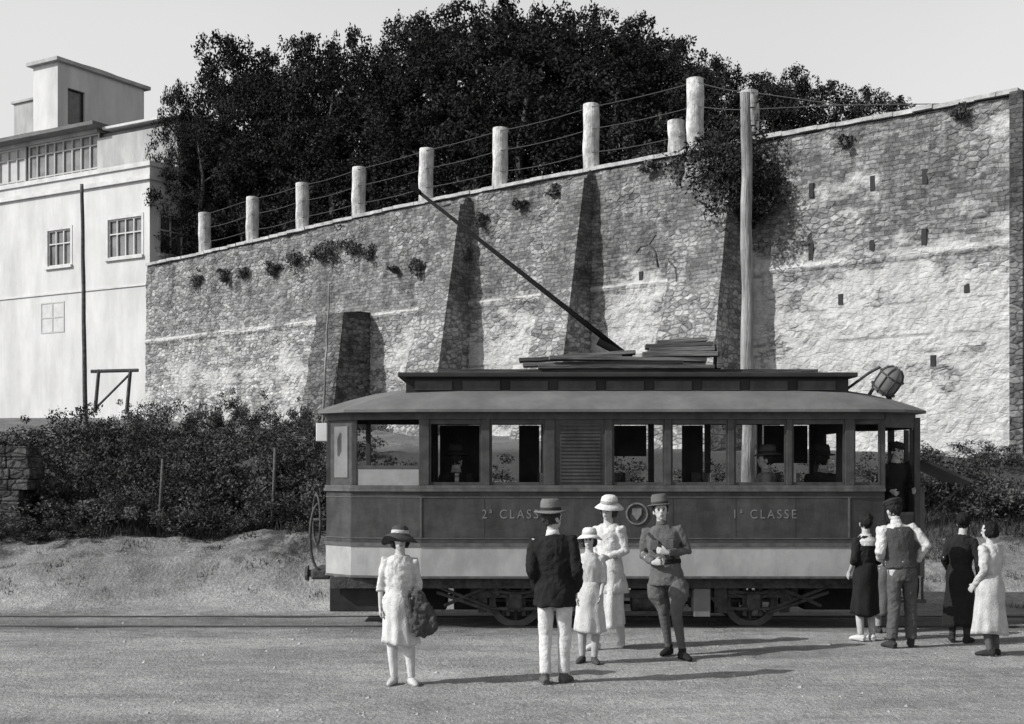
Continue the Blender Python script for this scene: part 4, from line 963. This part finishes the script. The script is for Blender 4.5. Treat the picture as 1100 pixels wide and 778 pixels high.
def tree_variant(seed,h=8.0,w=2.0,low=.06,top=2.6):
    r0=np.random.default_rng(seed)
    lob=[(r0.uniform(0,6.28),r0.uniform(.2,1),r0.uniform(.5,1.1)) for _ in range(9)]
    hx=[(r0.uniform(0,6.28),r0.uniform(-.14,.03)) for _ in range(4)]
    def shape():
        f=rng.uniform(0,1)**.8
        th=rng.uniform(0,6.283); m=1
        for (t,zz,am) in lob: m+=.24*am*math.cos(th-t)*math.exp(-((f-zz)/.18)**2)
        prof=min(1,.65+f*1.5)*max(0,1-max(0,(f-.45)/.58)**top)**.5
        rr_=w*prof*m*rng.uniform(0,1)**.42
        zt=h*(1+sum(am*max(0,math.cos(th-t)) for t,am in hx)*min(1,rr_/w*1.4))
        z=zt*(low+(1-low)*f*.97)
        return np.array([rr_*math.cos(th),rr_*math.sin(th),z])
    C=clumps(240,shape,.40,100,.8)
    def tip():
        th=rng.uniform(0,6.28); q=rng.uniform(0,.7)*w
        return np.array([q*math.cos(th),q*math.sin(th),h*(1.0-.14*(q/w)**2)+rng.uniform(-.3,.22)])
    C2=clumps(30,tip,.22,45,1.1)
    crown=leafmesh('crown',np.concatenate([C,C2]),.068,MT['leaf'])
    bm=bmesh.new(); pts=[V((.12*math.sin(i*.9+seed),.12*math.cos(i*1.1+seed),h*.85*i/8)) for i in range(9)]
    loft(bm,pts,[.20*(1-i/9.5)+.02 for i in range(9)],10)
    for k in range(9):
        z=h*(.2+.065*k); a=k*2.4+seed; L=w*.7*(1-.06*k)
        p0=pts[min(8,int(z/(h*.85)*8))]; p0=V((p0.x,p0.y,z)); loft(bm,[p0,p0+V((math.cos(a)*L*.5,math.sin(a)*L*.5,L*.25)),p0+V((math.cos(a)*L,math.sin(a)*L,L*.6))],[.07,.045,.015],7)
    me=bpy.data.meshes.new('trunk'); bmesh.ops.recalc_face_normals(bm,faces=bm.faces); bm.to_mesh(me); bm.free(); me.materials.append(MT['bark']); 
    return me,crown
variants=[tree_variant(11),tree_variant(22,w=2.3,top=3.0),tree_variant(33,w=1.9,top=2.2),tree_variant(44,w=2.2),tree_variant(55,w=2.1,top=2.3)]
def tree(px,Y,pt,wpx,v,zb=9.6):
    X=WX(px,Y); h=WZ(pt+5,Y)-zb; wm=wpx/F*Y/2
    tk,cr=variants[v]; w0=[2,2.3,1.9,2.2,2.1][v]
    e=empty('tree',(X,Y,zb)); tag(e,'tall dark leafy tree on the terrace above the retaining wall','tree','dark trees on the terrace above the wall')
    rz=random.uniform(0,6.28); sx=wm*1.28/w0; sz=h/8.0
    a=bpy.data.objects.new('trunk',tk); b=bpy.data.objects.new('crown',cr)
    for q in (a,b): COL.objects.link(q); q.parent=e; q.rotation_euler=(0,0,rz); q.scale=(sx,sx,sz)
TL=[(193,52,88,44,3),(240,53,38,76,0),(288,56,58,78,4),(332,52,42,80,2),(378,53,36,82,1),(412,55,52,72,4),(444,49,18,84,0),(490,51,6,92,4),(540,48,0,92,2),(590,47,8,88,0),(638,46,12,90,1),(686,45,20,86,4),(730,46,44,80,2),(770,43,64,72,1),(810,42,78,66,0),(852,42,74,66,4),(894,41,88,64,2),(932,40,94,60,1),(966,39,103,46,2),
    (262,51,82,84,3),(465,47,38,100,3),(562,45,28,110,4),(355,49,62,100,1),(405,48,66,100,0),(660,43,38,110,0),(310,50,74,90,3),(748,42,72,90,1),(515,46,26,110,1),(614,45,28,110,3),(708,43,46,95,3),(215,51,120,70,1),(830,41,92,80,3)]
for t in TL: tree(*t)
def shrub_variant(seed):
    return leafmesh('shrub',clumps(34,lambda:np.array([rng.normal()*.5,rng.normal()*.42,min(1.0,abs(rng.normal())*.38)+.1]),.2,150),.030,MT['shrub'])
SV=[shrub_variant(i) for i in range(4)]
def shrub(x,y,z,sx,sz,label,group,i=0,name='shrub',cat='bush'):
    ob=bpy.data.objects.new(name,SV[i%4]); COL.objects.link(ob); ob.location=(x,y,z-.05); ob.scale=(sx,sx,sz); ob.rotation_euler=(0,0,random.uniform(0,6.28)); tag(ob,label,cat,group); return ob
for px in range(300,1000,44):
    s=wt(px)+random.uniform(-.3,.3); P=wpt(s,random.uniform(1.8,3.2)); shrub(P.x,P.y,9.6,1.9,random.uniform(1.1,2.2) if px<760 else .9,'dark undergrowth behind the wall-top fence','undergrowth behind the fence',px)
for i in range(30):
    X=-11.2+i*.31+random.uniform(-.2,.2); Y=23.3+random.uniform(-.5,.7)
    shrub(X,Y,gh(X,Y),1.1,random.choice((.9,1.05,1.2,1.3)),'dense dark tangled bush on the bank behind the track','tangled bushes on the bank',i)
for i in range(24):
    X=-10.8+i*.36+random.uniform(-.25,.25); Y=22.4+random.uniform(-.8,.5)
    shrub(X,Y,gh(X,Y),.8,random.uniform(.35,.95),'low dark bush at the foot of the bank','low bushes on the bank',i)
for i in range(22):
    Y=random.uniform(25.4,30); X=(-.44+.31*(i/21))*Y+random.uniform(-.3,.3)
    shrub(X,Y,gh(X,Y),1.1,random.uniform(.45,.75),'low bush on the slope below the old wall','bushes on the slope below the wall',i)
for i in range(14):
    X=.3+i*.7+random.uniform(-.2,.2); Y=23.6+random.uniform(-.6,.9)
    shrub(X,Y,gh(X,Y),1.1,random.uniform(.5,.85) if X<7 else random.uniform(.85,1.1),'dark bush on the bank behind the tram','bushes behind the tram',i)
for px,py,w,Y in ((75,412,1.7,26),(55,428,1.4,26),(98,425,1.3,26.5),(165,418,1.1,29),(190,424,1.1,29),(232,405,1.2,38),(272,412,1.1,40),(315,410,1.0,40),(148,420,1.0,34),(212,430,1.1,29),(128,436,1.2,27),(340,425,1.0,36),(1045,480,1.0,25.5),(1088,474,1.1,25.5)):
    X=WX(px,Y); z=gh(X,Y); h=WZ(py,Y)-z; shrub(X,Y,z,w*.75,max(.5,h/1.3),'loose leafy bush in front of the old wall','bushes before the wall',px)
def wallplant(px,py,sz,n,label='tuft of wild plants growing from the old wall',deep=.25,aspect=1.0,leaf=.045,mat='shrub',sp=.30):
    s=wt(px); Y=wpt(s).y; z=WZ(py,Y); n=max(n,9)
    C=clumps(n,lambda:np.array([rng.normal()*sz*sp,-abs(rng.normal())*deep*.5-.05,rng.normal()*sz*sp*aspect]),sz*.42 if n<50 else .32,70)
    ob=obj_from('wall_plant',leafmesh('wall_plant',C,leaf,MT[mat]),None); ob.location=wpt(s,0)+V((0,0,z)); ob.rotation_euler=(0,0,ang); tag(ob,label,'plant','plants growing on the wall')
for a in ((320,277,.6,12),(356,268,.6,12),(378,265,.6,10),(345,272,.35,6),(398,275,.35,5),(215,300,.45,7),(245,296,.3,5),(265,292,.4,6),(295,290,.3,5),(455,285,.45,8),(520,235,.3,5),(600,205,.3,4),(560,220,.2,4),(735,178,.7,12),(700,180,.3,5),(910,152,.3,4),(1035,125,.3,4),(428,290,.2,3),(505,275,.3,5)): wallplant(*a)
P=dict(label='thick ivy hanging over the top of the buttress',aspect=1.25,mat='ivy',leaf=.05,sp=.34)
wallplant(808,200,1.15,190,deep=1.5,**P); wallplant(785,178,.9,70,deep=1.4,**P)

bm=bmesh.new(); X0=WX(-25,22); X1=WX(36,22)
for j in range(13):
    z=.1+j*.185; e=random.uniform(-.03,.03)
    k=X0-2; o_=random.uniform(0,.4)
    while k<X1-.2:
        k2=min(k+.42+random.uniform(-.06,.06)+(o_ if k==X0-2 else 0),X1+e); box(bm,k,k2-.012,21.8+random.uniform(-.015,.015),22.5,z,z+.175); k=k2
ob=bm_obj('garden_wall',bm,MT['garden'],bevel=.015); tag(ob,'low dark stone garden wall at the end of the hedge','wall')
for px in (170,292):
    X=WX(px,21.9); bm=bmesh.new(); loft(bm,[V((0,0,-.2)),V((.01,0,.8)),V((.0,.02,1.35))],[.035,.03,.025],8); ob=bm_obj('fence_post',bm,MT['woodd'],smooth=True); ob.location=(X,21.9,gh(X,21.9)); ob.rotation_euler=(0,rad(random.uniform(-3,3)),0)
    tag(ob,'rough dark wooden fence post beside the bushes','post','fence posts along the bank')
bm=bmesh.new(); 
for a in (0,.8): loft(bm,[V((a,0,0)),V((a+.1,0,1.1))],[.05,.045],8)
loft(bm,[V((-.1,0,1.05)),V((1.1,0,1.08))],[.045,.045],8); loft(bm,[V((0,0,.1)),V((.9,0,1.0))],[.03,.03],8)
ob=bm_obj('wooden_trestle',bm,MT['woodd']); ob.location=(WX(102,33),33,WZ(397,33)-1.1); tag(ob,'small timber trestle before the pale house','trestle')

def blades(N,xr,yr,hs,name,label,mat,dens=None,fq=(.9,1.2)):
    X=rng.uniform(*xr,N); Y=rng.uniform(*yr,N); 
    if dens is not None:
        keep=np.array([noise.noise(V((a*fq[0],b*fq[1],7)))>dens for a,b in zip(X,Y)]); X=X[keep];Y=Y[keep]
    N=len(X); Z=np.array([gh(a,b) for a,b in zip(X,Y)]); h=rng.uniform(.4,1.2,N)*hs; a=rng.uniform(0,6.28,N); w=.009
    dx=np.cos(a)*w;dy=np.sin(a)*w; lx=rng.normal(size=N)*h*.4; ly=rng.normal(size=N)*h*.4
    vv=np.stack([np.stack([X-dx,Y-dy,Z-.02],1),np.stack([X+dx,Y+dy,Z-.02],1),np.stack([X+lx,Y+ly,Z+h],1)],1).reshape(-1,3).astype(np.float32)
    me=bpy.data.meshes.new(name); me.vertices.add(3*N); me.vertices.foreach_set('co',vv.ravel()); me.loops.add(3*N); me.loops.foreach_set('vertex_index',np.arange(3*N,dtype=np.int32)); me.polygons.add(N); me.polygons.foreach_set('loop_start',np.arange(0,3*N,3,dtype=np.int32)); me.update(calc_edges=True); me.validate(); me.materials.append(mat)
    ob=bpy.data.objects.new(name,me); COL.objects.link(ob); tag(ob,label,'grass',kind='stuff'); return ob
blades(30000,(-11.5,11),(21.6,23.8),.22,'grass','dry grass covering the bank behind the tram',MT['shrub'],-.15)
blades(22000,(-11,10),(19.6,22.4),.08,'weeds','dark weed tufts on the dirt mound',MT['shrub'],.30,(2.2,2.6))
bm=bmesh.new()
for i in range(4200):
    Y=9.5+random.random()**1.1*12.0; X=random.uniform(-.42,.42)*Y*1.05; r=random.uniform(.005,.015)*(2.4 if random.random()<.02 else 1)
    z=gh(X,Y); vs=[bm.verts.new((X+r*random.uniform(.7,1.3)*a,Y+r*random.uniform(.7,1.3)*b,z+r*.7*c)) for a,b,c in ((1,0,0),(0,1,0),(-1,0,0),(0,-1,0),(0,0,1))]
    for k in range(4): bm.faces.new((vs[k],vs[(k+1)%4],vs[4]))
ob=bm_obj('gravel',bm,MT['pebble']); tag(ob,'loose pebbles scattered on the dirt street','gravel',kind='stuff')

# ------------------------------------------------------------ light / world / camera
sd=V((-.80,-.28,.58)).normalized()
el=math.asin(sd.z); az=math.atan2(sd.x,sd.y)
w=bpy.data.worlds.new('World'); scene.world=w; w.use_nodes=True; nt=w.node_tree; N=nt.nodes; L=nt.links
bg=N['Background']; sk=N.new('ShaderNodeTexSky'); sk.sky_type='NISHITA'; sk.sun_disc=False; sk.sun_elevation=el; sk.sun_rotation=az%(2*math.pi)
sk.dust_density=3.0; sk.air_density=1.5
bw=N.new('ShaderNodeRGBToBW'); L.new(sk.outputs[0],bw.inputs[0])
tc=N.new('ShaderNodeTexCoord'); sp=N.new('ShaderNodeSeparateXYZ'); L.new(tc.outputs['Generated'],sp.inputs[0])
r=N.new('ShaderNodeMapRange'); r.interpolation_type='SMOOTHSTEP'; L.new(sp.outputs[2],r.inputs[0])
for i,q in enumerate((.30,.60,4.8,.0)): r.inputs[i+1].default_value=q
nz=N.new('ShaderNodeTexNoise'); nz.inputs['Scale'].default_value=2.0; nz.inputs['Detail'].default_value=3; L.new(tc.outputs['Generated'],nz.inputs['Vector'])
r2=N.new('ShaderNodeMapRange'); L.new(nz.outputs['Fac'],r2.inputs[0])
for i,q in enumerate((.3,.7,.94,1.06)): r2.inputs[i+1].default_value=q
ad=N.new('ShaderNodeMath'); ad.operation='ADD'; L.new(bw.outputs[0],ad.inputs[0]); L.new(r.outputs[0],ad.inputs[1])
mu=N.new('ShaderNodeMath'); mu.operation='MULTIPLY'; L.new(ad.outputs[0],mu.inputs[0]); L.new(r2.outputs[0],mu.inputs[1])
L.new(mu.outputs[0],bg.inputs['Color']); bg.inputs['Strength'].default_value=.095
sun=bpy.data.lights.new('sun','SUN'); sun.energy=5.0; sun.angle=rad(.6); sun.color=(1,.99,.98)
so=bpy.data.objects.new('sun',sun); COL.objects.link(so); so.rotation_euler=(-sd).to_track_quat('-Z','Y').to_euler(); so.location=sd*60
cam=bpy.data.cameras.new('camera'); co=bpy.data.objects.new('camera',cam); COL.objects.link(co)
co.location=(0,0,CH); co.rotation_euler=(rad(90),0,0); cam.sensor_width=36; cam.lens=F/1100*36; cam.shift_y=(HZ-389)/1100; cam.clip_end=2000; cam.clip_start=.1
scene.camera=co
scene.view_settings.view_transform='Standard'; scene.view_settings.look='None'; scene.view_settings.exposure=0; scene.view_settings.gamma=1
